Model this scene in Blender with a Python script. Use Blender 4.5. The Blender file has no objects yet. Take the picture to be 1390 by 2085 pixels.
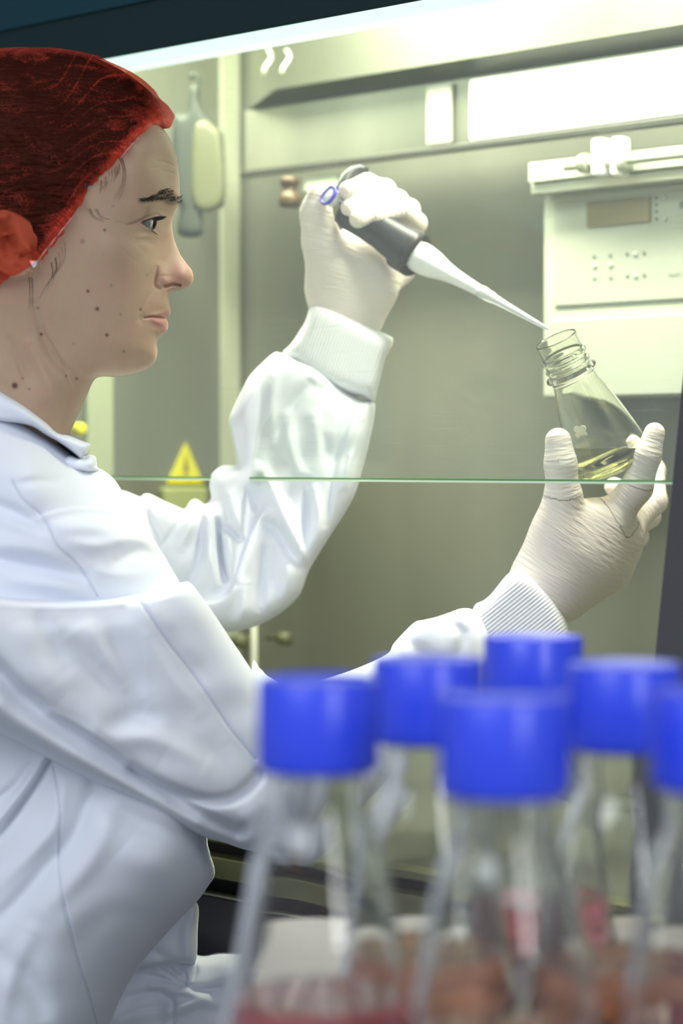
import bpy, bmesh, math, random
import numpy as np
from mathutils import Vector, Matrix
random.seed(4); np.random.seed(4)
C = bpy.context.scene.collection

# ---------------------------------------------------------------- camera
F = 4571.0; CX, CY = 695.0, 1042.5
CAMZ = 1.10; PITCH = 0.02297
cam_d = bpy.data.cameras.new('camera'); cam = bpy.data.objects.new('camera', cam_d); C.objects.link(cam)
cam.location = (0, 0, CAMZ); cam.rotation_euler = (math.pi/2 - PITCH, 0, 0)
cam_d.sensor_fit = 'VERTICAL'; cam_d.sensor_height = 36; cam_d.sensor_width = 24
cam_d.lens = F/2085*36
cam_d.clip_start = 0.05
cam_d.dof.use_dof = True; cam_d.dof.focus_distance = 1.68; cam_d.dof.aperture_fstop = cam_d.lens/21.0
bpy.context.scene.camera = cam

# ---------------------------------------------------------------- world, lights, exposure
sc = bpy.context.scene
sc.view_settings.view_transform = 'Standard'; sc.view_settings.look = 'None'
sc.view_settings.exposure = 0.0; sc.view_settings.gamma = 1.0
sc.view_settings.use_curve_mapping = False
w = bpy.data.worlds.new('world'); sc.world = w; w.use_nodes = True
bgn = w.node_tree.nodes['Background']
bgn.inputs[0].default_value = (0.80, 0.88, 1.0, 1); bgn.inputs[1].default_value = 0.42

ND = (0.729, -0.6845)          # along the cabinet front, to the right and nearer
NN = (0.6845, 0.729)           # into the cabinet
KG = 1.285                     # distance of the sash plane
def cab(s, t, z): return Vector((NN[0]*(KG+t)+ND[0]*s, NN[1]*(KG+t)+ND[1]*s, z))
def onplane(px, py, t):        # where a sight line meets the plane t behind the sash
    ax = (px-CX)/F; ay = -(py-CY)/F
    d = Vector((ax, math.cos(PITCH)+ay*math.sin(PITCH), -math.sin(PITCH)+ay*math.cos(PITCH)))
    k = (KG+t)/(NN[0]*d.x+NN[1]*d.y)
    p = d*k
    return p.x*ND[0]+p.y*ND[1], p.z+CAMZ
def P(px, py, dep):
    ax = (px-CX)/F*dep; ay = -(py-CY)/F*dep
    cp, sp = math.cos(PITCH), math.sin(PITCH)
    return Vector((ax, cp*dep+sp*ay, CAMZ-sp*dep+cp*ay))
def Pn(px, py, dep):
    ax = (px-CX)/F*dep; ay = -(py-CY)/F*dep
    cp, sp = math.cos(PITCH), math.sin(PITCH)
    return np.stack([ax, cp*dep+sp*ay, CAMZ-sp*dep+cp*ay], -1)

def area(name, loc, target, sx, sy, power, col):
    l = bpy.data.lights.new(name, 'AREA'); l.shape = 'RECTANGLE'; l.size = sx; l.size_y = sy
    l.energy = power; l.color = col
    o = bpy.data.objects.new(name, l); C.objects.link(o); o.location = loc
    o.rotation_euler = (Vector(target)-Vector(loc)).to_track_quat('-Z', 'Y').to_euler()
    return o
area('room_light', (-1.3, -0.5, 2.6), (0.1, 1.6, 1.0), 1.6, 1.2, 34, (0.86, 0.92, 1.0))
area('room_light_right', (0.75, -0.25, 1.75), (0.15, 1.5, 1.0), 0.22, 1.1, 9, (0.95, 0.97, 1.0))
# the cabinet's own fluorescent lamp, above and behind the sash
sC = (onplane(493, 500, 0.385)[0]+onplane(1380, 983, 0.0)[0])/2
print('sC', sC); lp = cab(sC+0.0, 0.15, 1.63)
cl = area('cabinet_lamp_light', lp, lp+Vector((0, 0, -1)), 0.95, 0.10, 22, (1.0, 0.99, 0.80))
cl.rotation_euler = (0, 0, math.atan2(ND[1], ND[0]))

# ---------------------------------------------------------------- materials
def mat(name, col, rough=0.5, metal=0.0, trans=0.0, ior=1.45, coat=0.0, emit=None, es=0.0, spec=0.5, sss=0.0):
    m = bpy.data.materials.new(name); m.use_nodes = True
    b = m.node_tree.nodes['Principled BSDF']
    b.inputs['Base Color'].default_value = (*col, 1); b.inputs['Roughness'].default_value = rough
    b.inputs['Metallic'].default_value = metal; b.inputs['Transmission Weight'].default_value = trans
    b.inputs['IOR'].default_value = ior; b.inputs['Coat Weight'].default_value = coat
    b.inputs['Specular IOR Level'].default_value = spec
    if sss:
        b.inputs['Subsurface Weight'].default_value = sss
        b.inputs['Subsurface Radius'].default_value = (1.0, 0.35, 0.2)
        b.inputs['Subsurface Scale'].default_value = 0.008
    if emit:
        b.inputs['Emission Color'].default_value = (*emit, 1); b.inputs['Emission Strength'].default_value = es
    return m
def nodes(m): return m.node_tree.nodes, m.node_tree.links, m.node_tree.nodes['Principled BSDF']
def add_bump(m, scale, strength, dist=0.001, vec_scale=(1, 1, 1), detail=3, attr=None):
    n, l, b = nodes(m)
    if attr:
        tc = n.new('ShaderNodeAttribute'); tc.attribute_name = attr; out = tc.outputs['Vector']
    else:
        tc = n.new('ShaderNodeTexCoord'); out = tc.outputs['Object']
    mp = n.new('ShaderNodeMapping'); mp.inputs['Scale'].default_value = vec_scale
    l.new(out, mp.inputs['Vector'])
    nz = n.new('ShaderNodeTexNoise'); nz.inputs['Scale'].default_value = scale; nz.inputs['Detail'].default_value = detail
    l.new(mp.outputs[0], nz.inputs['Vector'])
    bp = n.new('ShaderNodeBump'); bp.inputs['Strength'].default_value = strength; bp.inputs['Distance'].default_value = dist
    l.new(nz.outputs['Fac'], bp.inputs['Height']); l.new(bp.outputs[0], b.inputs['Normal'])
    return nz, mp, bp
def mottle(m, c1, c2, scale, vec_scale=(1, 1, 1), lo=0.35, hi=0.65, detail=4, rot=(0, 0, 0)):
    n, l, b = nodes(m)
    tc = n.new('ShaderNodeTexCoord'); mp = n.new('ShaderNodeMapping')
    mp.inputs['Scale'].default_value = vec_scale; mp.inputs['Rotation'].default_value = rot
    l.new(tc.outputs['Object'], mp.inputs['Vector'])
    nz = n.new('ShaderNodeTexNoise'); nz.inputs['Scale'].default_value = scale; nz.inputs['Detail'].default_value = detail
    l.new(mp.outputs[0], nz.inputs['Vector'])
    cr = n.new('ShaderNodeValToRGB'); cr.color_ramp.elements[0].position = lo; cr.color_ramp.elements[1].position = hi
    cr.color_ramp.elements[0].color = (*c1, 1); cr.color_ramp.elements[1].color = (*c2, 1)
    l.new(nz.outputs['Fac'], cr.inputs[0]); l.new(cr.outputs[0], b.inputs['Base Color'])
    return cr

M = {}
M['coat'] = mat('coat_cotton', (0.80, 0.83, 0.90), 0.85, spec=0.2)
add_bump(M['coat'], 1400, 0.10, 0.0004)
M['knit'] = mat('cuff_knit', (0.84, 0.85, 0.89), 0.9, spec=0.15)
M['seam'] = mat('seam_thread', (0.66, 0.70, 0.80), 0.85, spec=0.2)
M['skin'] = mat('skin', (0.5, 0.35, 0.25), 0.48, sss=0.25, spec=0.35)
n_, l_, b_ = nodes(M['skin'])
at = n_.new('ShaderNodeAttribute'); at.attribute_name = 'pigment'; l_.new(at.outputs['Color'], b_.inputs['Base Color'])
add_bump(M['skin'], 900, 0.18, 0.0004, detail=4)
M['hair'] = mat('dark_hair', (0.018, 0.010, 0.008), 0.5); add_bump(M['hair'], 60, 0.8, 0.004, (1, 1, 6))
M['brow'] = mat('brow_hair', (0.035, 0.022, 0.015), 0.6)
M['glove'] = mat('latex_glove', (0.80, 0.73, 0.67), 0.42, sss=0.2, spec=0.4)
M['rubber'] = mat('pipette_dark_plastic', (0.020, 0.021, 0.026), 0.4)
M['black'] = mat('black_plastic', (0.012, 0.012, 0.014), 0.35)
M['white_plastic'] = mat('white_plastic', (0.85, 0.86, 0.84), 0.25)
M['blue_plastic'] = mat('blue_ring_plastic', (0.06, 0.05, 0.55), 0.3)
M['tip'] = mat('pipette_tip_plastic', (0.9, 0.92, 0.95), 0.15, trans=0.55, ior=1.2)
M['steel'] = mat('brushed_steel', (0.50, 0.52, 0.42), 0.38, metal=0.75)
M['steel_wall'] = mat('cabinet_steel', (0.40, 0.42, 0.33), 0.40, metal=0.55)
mottle(M['steel_wall'], (0.16, 0.168, 0.135), (0.31, 0.322, 0.26), 3.2, (1, 1, 0.22), 0.3, 0.7)
M['baffle'] = mat('baffle_steel', (0.62, 0.64, 0.52), 0.33, metal=0.5)
mottle(M['baffle'], (0.15, 0.157, 0.12), (0.27, 0.278, 0.22), 5.0, (1, 1, 0.15), 0.35, 0.65)
M['cream'] = mat('cream_enamel', (0.44, 0.465, 0.37), 0.45)
M['post'] = mat('pale_green_strip', (0.30, 0.33, 0.22), 0.4)
M['strip'] = mat('painted_corner_reflection', (0.42, 0.44, 0.33), 0.3, metal=0.3)  # bright reflection beside the corner, painted as a paler steel
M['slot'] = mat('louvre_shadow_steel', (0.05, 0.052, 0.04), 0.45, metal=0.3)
M['panel'] = mat('control_panel_face', (0.37, 0.39, 0.32), 0.5)
M['display'] = mat('display_window', (0.20, 0.175, 0.085), 0.2)
M['button'] = mat('panel_print', (0.16, 0.17, 0.14), 0.5)
M['print'] = mat('panel_print_pale', (0.42, 0.45, 0.38), 0.5)
M['teal'] = mat('dark_teal_paint', (0.012, 0.026, 0.028), 0.7, spec=0.12); add_bump(M['teal'], 500, 0.3, 0.0005)
M['teal2'] = mat('teal_paint', (0.005, 0.036, 0.050), 0.6, spec=0.2)
M['grey'] = mat('grey_frame_paint', (0.055, 0.055, 0.062), 0.5)
M['dark'] = mat('dark_recess', (0.010, 0.010, 0.009), 0.5)
M['drawer'] = mat('dark_cabinet_front', (0.045, 0.045, 0.060), 0.45)
M['olive'] = mat('rail_steel', (0.22, 0.22, 0.12), 0.35, metal=0.6)
M['yellow'] = mat('warning_yellow', (0.60, 0.55, 0.01), 0.4)
M['socket'] = mat('socket_plastic', (0.25, 0.28, 0.13), 0.4)
M['amber'] = mat('brown_fitting', (0.16, 0.09, 0.04), 0.3, metal=0.3)
M['pouch'] = mat('grey_green_pouch', (0.030, 0.038, 0.028), 0.6)
M['pouch_face'] = mat('pale_olive_face', (0.095, 0.10, 0.05), 0.5)
M['diffuser'] = mat('lamp_diffuser', (0.8, 0.9, 0.9), 0.4, emit=(0.74, 0.93, 0.90), es=1.15)
M['edge'] = mat('green_glass_edge', (0.12, 0.30, 0.10), 0.2)
M['edge2'] = mat('pale_glass_edge', (0.66, 0.80, 0.58), 0.25)
M['cap'] = mat('blue_cap', (0.030, 0.075, 0.88), 0.32, spec=0.8)
M['flask'] = mat('clear_glass', (0.97, 0.985, 0.97), 0.0, trans=1.0, ior=1.45)
M['flask_held'] = mat('amber_tinted_glass', (0.99, 0.99, 0.93), 0.0, trans=1.0, ior=1.45)
M['medium'] = mat('yellow_medium', (0.97, 0.94, 0.50), 0.0, trans=1.0, ior=1.33)
M['pink'] = mat('pink_medium', (0.80, 0.20, 0.24), 0.05, trans=0.75, ior=1.33)
M['orange'] = mat('orange_medium', (0.85, 0.36, 0.22), 0.05, trans=0.75, ior=1.33)
M['bench'] = mat('bench_laminate', (0.46, 0.41, 0.39), 0.4)
M['marking'] = mat('cream_marking', (0.80, 0.80, 0.60), 0.6)
M['exhaust'] = mat('exhaust_grille', (0.055, 0.050, 0.032), 0.6)
M['eye'] = mat('eyeball', (0.5, 0.52, 0.56), 0.08, coat=0.6)
M['iris'] = mat('iris', (0.02, 0.025, 0.03), 0.1, coat=0.5)
M['gem'] = mat('earring_gem', (0.9, 0.85, 0.9), 0.12, metal=0.9)
M['amber2'] = mat('dull_brass', (0.07, 0.045, 0.02), 0.35, metal=0.2)
M['floor'] = mat('floor_vinyl', (0.25, 0.27, 0.28), 0.5); mottle(M['floor'], (0.2, 0.22, 0.23), (0.3, 0.32, 0.33), 30)
M['wall'] = mat('wall_paint', (0.45, 0.47, 0.48), 0.7); mottle(M['wall'], (0.42, 0.44, 0.45), (0.48, 0.5, 0.51), 6)
M['elastic'] = mat('elastic_thread', (0.75, 0.35, 0.32), 0.6)

M['steel_dark'] = mat('dark_louvre_steel', (0.13, 0.14, 0.11), 0.4, metal=0.4)
M['glow_dim'] = mat('dim_baffle_glow', (0.36, 0.365, 0.28), 0.4, emit=(1.0, 1.0, 0.85), es=0.20)  # weak emission painting a bright streak on the baffle
M['glow_bright'] = mat('bright_baffle_glow', (0.9, 0.9, 0.8), 0.4, emit=(1.0, 1.0, 0.90), es=1.0)  # emission painting the burnt-out sheen of the baffle

def net_material():
    m = bpy.data.materials.new('red_net'); m.use_nodes = True
    n, l, b = nodes(m)
    b.inputs['Base Color'].default_value = (0.72, 0.045, 0.014, 1); b.inputs['Roughness'].default_value = 0.55
    at = n.new('ShaderNodeAttribute'); at.attribute_name = 'cover'
    tc = n.new('ShaderNodeTexCoord')
    nz = n.new('ShaderNodeTexNoise'); nz.inputs['Scale'].default_value = 28; nz.inputs['Detail'].default_value = 6
    nz.inputs['Distortion'].default_value = 1.5
    mp = n.new('ShaderNodeMapping'); mp.inputs['Scale'].default_value = (1.0, 1.0, 2.2); mp.inputs['Rotation'].default_value = (0, 0.9, 0)
    l.new(tc.outputs['Object'], mp.inputs['Vector']); l.new(mp.outputs[0], nz.inputs['Vector'])
    vo = n.new('ShaderNodeTexVoronoi'); vo.inputs['Scale'].default_value = 700
    l.new(tc.outputs['Object'], vo.inputs['Vector'])
    m1 = n.new('ShaderNodeMath'); m1.operation = 'MULTIPLY_ADD'; m1.inputs[1].default_value = 1.0; m1.inputs[2].default_value = -0.56
    l.new(nz.outputs['Fac'], m1.inputs[0])
    m2 = n.new('ShaderNodeMath'); m2.operation = 'ADD'; l.new(m1.outputs[0], m2.inputs[0]); l.new(at.outputs['Fac'], m2.inputs[1])
    m3 = n.new('ShaderNodeMath'); m3.operation = 'MULTIPLY_ADD'; m3.inputs[1].default_value = -0.35; m3.inputs[2].default_value = 0.16
    l.new(vo.outputs['Distance'], m3.inputs[0])
    m4 = n.new('ShaderNodeMath'); m4.operation = 'ADD'; m4.use_clamp = True
    l.new(m2.outputs[0], m4.inputs[0]); l.new(m3.outputs[0], m4.inputs[1])
    tr = n.new('ShaderNodeBsdfTransparent'); tr.inputs[0].default_value = (0.92, 0.50, 0.42, 1)
    mx = n.new('ShaderNodeMixShader'); l.new(m4.outputs[0], mx.inputs[0])
    l.new(tr.outputs[0], mx.inputs[1]); l.new(b.outputs[0], mx.inputs[2])
    l.new(mx.outputs[0], n['Material Output'].inputs['Surface'])
    bp = n.new('ShaderNodeBump'); bp.inputs['Strength'].default_value = 0.6; bp.inputs['Distance'].default_value = 0.003
    l.new(nz.outputs['Fac'], bp.inputs['Height']); l.new(bp.outputs[0], b.inputs['Normal'])
    return m
M['net'] = net_material()

def sash_material():
    m = bpy.data.materials.new('sash_glass'); m.use_nodes = True
    n, l, b = nodes(m); n.remove(b)
    tr = n.new('ShaderNodeBsdfTransparent'); tr.inputs[0].default_value = (0.955, 0.975, 0.945, 1)
    gl = n.new('ShaderNodeBsdfGlossy'); gl.inputs['Roughness'].default_value = 0.02
    df = n.new('ShaderNodeBsdfDiffuse'); df.inputs[0].default_value = (0.86, 0.90, 0.84, 1)
    tc = n.new('ShaderNodeTexCoord')
    def scratches(rot, sc_, lo):
        mp = n.new('ShaderNodeMapping'); mp.inputs['Rotation'].default_value = rot; mp.inputs['Scale'].default_value = sc_
        l.new(tc.outputs['Object'], mp.inputs['Vector'])
        nz = n.new('ShaderNodeTexNoise'); nz.inputs['Scale'].default_value = 1.0; nz.inputs['Detail'].default_value = 2
        l.new(mp.outputs[0], nz.inputs['Vector'])
        r = n.new('ShaderNodeMapRange'); r.inputs['From Min'].default_value = lo; r.inputs['From Max'].default_value = lo+0.16
        r.inputs['To Max'].default_value = 0.10
        l.new(nz.outputs['Fac'], r.inputs['Value']); return r.outputs[0]
    a = scratches((0, 0.55, 0), (22, 22, 900), 0.60)
    c = scratches((0, -0.35, 0), (900, 900, 18), 0.62)
    ad = n.new('ShaderNodeMath'); ad.operation = 'ADD'; l.new(a, ad.inputs[0]); l.new(c, ad.inputs[1])
    vo = n.new('ShaderNodeTexNoise'); vo.inputs['Scale'].default_value = 5; l.new(tc.outputs['Object'], vo.inputs['Vector'])
    mu = n.new('ShaderNodeMath'); mu.operation = 'MULTIPLY'; l.new(ad.outputs[0], mu.inputs[0]); l.new(vo.outputs['Fac'], mu.inputs[1])
    ha = n.new('ShaderNodeMath'); ha.operation = 'ADD'; ha.inputs[1].default_value = 0.062; l.new(mu.outputs[0], ha.inputs[0])
    m1 = n.new('ShaderNodeMixShader'); l.new(ha.outputs[0], m1.inputs[0]); l.new(tr.outputs[0], m1.inputs[1]); l.new(df.outputs[0], m1.inputs[2])
    m2 = n.new('ShaderNodeMixShader'); m2.inputs[0].default_value = 0.03; l.new(m1.outputs[0], m2.inputs[1]); l.new(gl.outputs[0], m2.inputs[2])
    l.new(m2.outputs[0], n['Material Output'].inputs['Surface'])
    return m
M['sash'] = sash_material()
# latex wrinkles follow each finger's own axis (attribute written by the hand builder)
nz, mp, bp = add_bump(M['glove'], 1.0, 1.0, 0.0012, (380, 60, 60), 2, attr='along')

# ---------------------------------------------------------------- helpers
def tag(o, label=None, cat=None, group=None, kind=None):
    if label: o['label'] = label
    if cat: o['category'] = cat
    if group: o['group'] = group
    if kind: o['kind'] = kind
    return o
def empty(name, loc, rz=0, **k):
    o = bpy.data.objects.new(name, None); C.objects.link(o); o.location = loc; o.rotation_euler = (0, 0, rz)
    o.empty_display_size = 0.05
    return tag(o, **k)
def link(name, me, m, parent=None, smooth=True):
    o = bpy.data.objects.new(name, me); C.objects.link(o)
    for mm in (m if isinstance(m, list) else [m]): me.materials.append(mm)
    if smooth: me.polygons.foreach_set('use_smooth', [True]*len(me.polygons))
    if parent:
        bpy.context.view_layer.update()
        o.parent = parent; o.matrix_parent_inverse = parent.matrix_world.inverted()
    return o
def raw(name, V, Fc, m, parent=None, smooth=True, cols=None, vecs=None, floats=None, mats=None):
    me = bpy.data.meshes.new(name)
    V = np.asarray(V, float)
    if isinstance(Fc, np.ndarray) and Fc.ndim == 2:
        k = Fc.shape[1]
        me.vertices.add(len(V)); me.vertices.foreach_set('co', V.astype(np.float32).ravel())
        me.loops.add(Fc.size); me.loops.foreach_set('vertex_index', Fc.astype(np.int32).ravel())
        me.polygons.add(len(Fc)); me.polygons.foreach_set('loop_start', np.arange(0, Fc.size, k, dtype=np.int32))
        me.polygons.foreach_set('loop_total', np.full(len(Fc), k, np.int32))
        me.update(calc_edges=True)
    else:
        me.from_pydata([tuple(v) for v in V], [], [tuple(int(i) for i in f) for f in Fc])
    if cols is not None:
        a = me.color_attributes.new('pigment', 'FLOAT_COLOR', 'POINT')
        a.data.foreach_set('color', np.concatenate([cols, np.ones((len(cols), 1))], 1).astype(np.float32).ravel())
    if vecs is not None:
        a = me.attributes.new('along', 'FLOAT_VECTOR', 'POINT'); a.data.foreach_set('vector', vecs.astype(np.float32).ravel())
    if floats is not None:
        a = me.attributes.new('cover', 'FLOAT', 'POINT'); a.data.foreach_set('value', floats.astype(np.float32))
    me.validate()
    return link(name, me, m, parent, smooth)
def bmobj(name, bm, m, parent=None, smooth=False, bevel=0.0, seg=2):
    me = bpy.data.meshes.new(name); bmesh.ops.recalc_face_normals(bm, faces=bm.faces); bm.to_mesh(me); bm.free()
    o = link(name, me, m, parent, smooth)
    if bevel:
        b = o.modifiers.new('bevel', 'BEVEL'); b.width = bevel; b.segments = seg; b.limit_method = 'ANGLE'
    return o
def prism8(bm, pts):
    vs = [bm.verts.new(p) for p in pts]
    for f in ((0, 1, 2, 3), (7, 6, 5, 4), (0, 4, 5, 1), (1, 5, 6, 2), (2, 6, 7, 3), (3, 7, 4, 0)): bm.faces.new([vs[i] for i in f])
def cbox(bm, s0, s1, t0, t1, z0, z1, tilt=0.0, zb=0.0):   # box in cabinet axes, optionally leaning with the sash
    def q(s, t, z): return cab(s, t+(z-zb)*tilt, z)
    prism8(bm, [q(s0, t0, z0), q(s1, t0, z0), q(s1, t1, z0), q(s0, t1, z0), q(s0, t0, z1), q(s1, t0, z1), q(s1, t1, z1), q(s0, t1, z1)])
def wbox(bm, x0, x1, y0, y1, z0, z1):
    prism8(bm, [(x0, y0, z0), (x1, y0, z0), (x1, y1, z0), (x0, y1, z0), (x0, y0, z1), (x1, y0, z1), (x1, y1, z1), (x0, y1, z1)])
def cobj(name, m, parent, *boxes, bevel=0.0015, tilt=0.0, zb=0.0):
    bm = bmesh.new()
    for b in boxes: cbox(bm, *b, tilt=tilt, zb=zb)
    return bmobj(name, bm, m, parent, bevel=bevel)
def frame_of(a, b):
    z = (Vector(b)-Vector(a)).normalized(); x = z.orthogonal().normalized(); y = z.cross(x)
    return x, y, z
def lathe(bm, a, axis, prof, n=48, closed=False, ref=None, sy=1.0):
    z = Vector(axis).normalized()
    x = (Vector(ref)-z*Vector(ref).dot(z)).normalized() if ref else z.orthogonal().normalized()
    y = z.cross(x); rows = []
    for r, s in prof:
        c = Vector(a)+z*s
        rows.append([bm.verts.new(c+x*(r*math.cos(2*math.pi*i/n))+y*(r*sy*math.sin(2*math.pi*i/n))) for i in range(n)])
    for j in range(len(rows)-1):
        for i in range(n): bm.faces.new((rows[j][i], rows[j][(i+1) % n], rows[j+1][(i+1) % n], rows[j+1][i]))
    if closed:
        for i in range(n): bm.faces.new((rows[-1][i], rows[-1][(i+1) % n], rows[0][(i+1) % n], rows[0][i]))
    else:
        bm.faces.new(rows[0]); bm.faces.new(rows[-1])
def tube_mesh(bm, pts, r, n=6):
    pts = [Vector(p) for p in pts]; rows = []; up = None
    for i, p in enumerate(pts):
        t = (pts[min(i+1, len(pts)-1)]-pts[max(i-1, 0)]).normalized()
        if up is None: up = t.orthogonal().normalized()
        up = (up-t*up.dot(t)).normalized(); v = t.cross(up)
        rr = r[i] if isinstance(r, (list, tuple)) else r
        rows.append([bm.verts.new(p+up*(rr*math.cos(2*math.pi*k/n))+v*(rr*math.sin(2*math.pi*k/n))) for k in range(n)])
    for j in range(len(rows)-1):
        for i in range(n): bm.faces.new((rows[j][i], rows[j][(i+1) % n], rows[j+1][(i+1) % n], rows[j+1][i]))
    bm.faces.new(rows[0]); bm.faces.new(rows[-1])

# --- outline -> smooth solid -------------------------------------------------
def spline(pts, closed=True, n=6):
    p = np.array(pts, float); N = len(p); out = []
    rng = range(N) if closed else range(N-1)
    for i in rng:
        if closed: a, b, c, d = p[i-1], p[i], p[(i+1) % N], p[(i+2) % N]
        else: a, b, c, d = p[max(i-1, 0)], p[i], p[i+1], p[min(i+2, N-1)]
        for k in range(n):
            t = k/n
            out.append(0.5*((2*b)+(-a+c)*t+(2*a-5*b+4*c-d)*t*t+(-a+3*b-3*c+d)*t**3))
    if not closed: out.append(p[-1])
    return np.array(out)
def seg_dist(X, Y, pts, closed):
    best = np.full(X.shape, 1e9); side = np.zeros(X.shape); par = np.zeros(X.shape)
    n = len(pts); tot = 0
    for i in range(n if closed else n-1):
        a = pts[i]; b = pts[(i+1) % n]; e = b-a; L2 = e@e+1e-12
        h = np.clip(((X-a[0])*e[0]+(Y-a[1])*e[1])/L2, 0, 1)
        dx = X-a[0]-h*e[0]; dy = Y-a[1]-h*e[1]; d = dx*dx+dy*dy
        mk = d < best; best = np.where(mk, d, best)
        side = np.where(mk, e[0]*dy-e[1]*dx, side); par = np.where(mk, tot+h*math.sqrt(L2), par); tot += math.sqrt(L2)
    return np.sqrt(best), np.sign(side), par/max(tot, 1e-9)
def inside(X, Y, pts):
    r = np.zeros(X.shape, bool); n = len(pts)
    for i in range(n):
        x1, y1 = pts[i]; x2, y2 = pts[(i+1) % n]
        if y1 == y2: continue
        c = ((y1 > Y) != (y2 > Y)) & (X < (x2-x1)*(Y-y1)/(y2-y1)+x1); r ^= c
    return r
def sdf2(X, Y, pts):
    d, _, _ = seg_dist(X, Y, pts, True)
    return np.where(inside(X, Y, pts), d, -d)
def relax(d, L, res, it):
    m = np.clip(d/res+0.5, 0, 1); h = m.copy()
    Lc = L/res; kap = 4.0
    for _ in range(it):
        nb = np.zeros_like(h)
        nb[1:-1, 1:-1] = h[:-2, 1:-1]+h[2:, 1:-1]+h[1:-1, :-2]+h[1:-1, 2:]
        h = (nb+m/Lc**2)/(4+1/Lc**2+kap*(1-m))
    h = np.clip(h, 0, 1)*(1-np.exp(-np.maximum(d, 0)/(res*1.2)))
    return np.clip(h, 0, 1)
def rbf(pts, vals):
    p = np.array(pts, float)/100.0; v = np.array(vals, float); n = len(p)
    def phi(r): return np.where(r > 1e-9, r*r*np.log(r+1e-12), 0)
    A = phi(np.linalg.norm(p[:, None]-p[None], axis=2))+np.eye(n)*0.02
    Q = np.concatenate([np.ones((n, 1)), p], 1)
    S = np.block([[A, Q], [Q.T, np.zeros((3, 3))]])
    c = np.linalg.solve(S, np.concatenate([v, np.zeros(3)]))
    def f(X, Y):
        X = X/100.0; Y = Y/100.0; out = c[n]+c[n+1]*X+c[n+2]*Y
        for i in range(n): out = out+c[i]*phi(np.sqrt((X-p[i, 0])**2+(Y-p[i, 1])**2))
        return out
    return f
def fold(X, Y, feats):          # creases and ridges, metres, + is towards the near side
    out = np.zeros(X.shape)
    for ft in feats:
        pts, wd, amp = ft[0], ft[1], ft[2]; kind = ft[3] if len(ft) > 3 else 'g'
        if len(pts) == 1:
            out += amp*np.exp(-(((X-pts[0][0])**2+(Y-pts[0][1])**2)/wd**2)); continue
        d, s, u = seg_dist(X, Y, spline(pts, False, 4), False)
        if kind == 'g':
            out += amp*np.exp(-(d/wd)**2)*(0.35+0.65*np.sin(np.pi*np.clip(u, 0.02, 0.98))**0.5)
        elif kind == 't': out += amp*np.exp(-(d/wd)**2)
        else:                    # 's': a lip, sharp on one side and soft on the other
            sd = d*s*(1 if kind == 's' else -1)
            tap = np.sin(np.pi*np.clip(u, 0.0, 1.0))**0.5
            out += amp*tap*np.where(sd > 0, np.exp(-(sd/wd)**2), np.exp(-(sd/(wd*0.12))**2))
    return out
class Solid: pass
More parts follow.
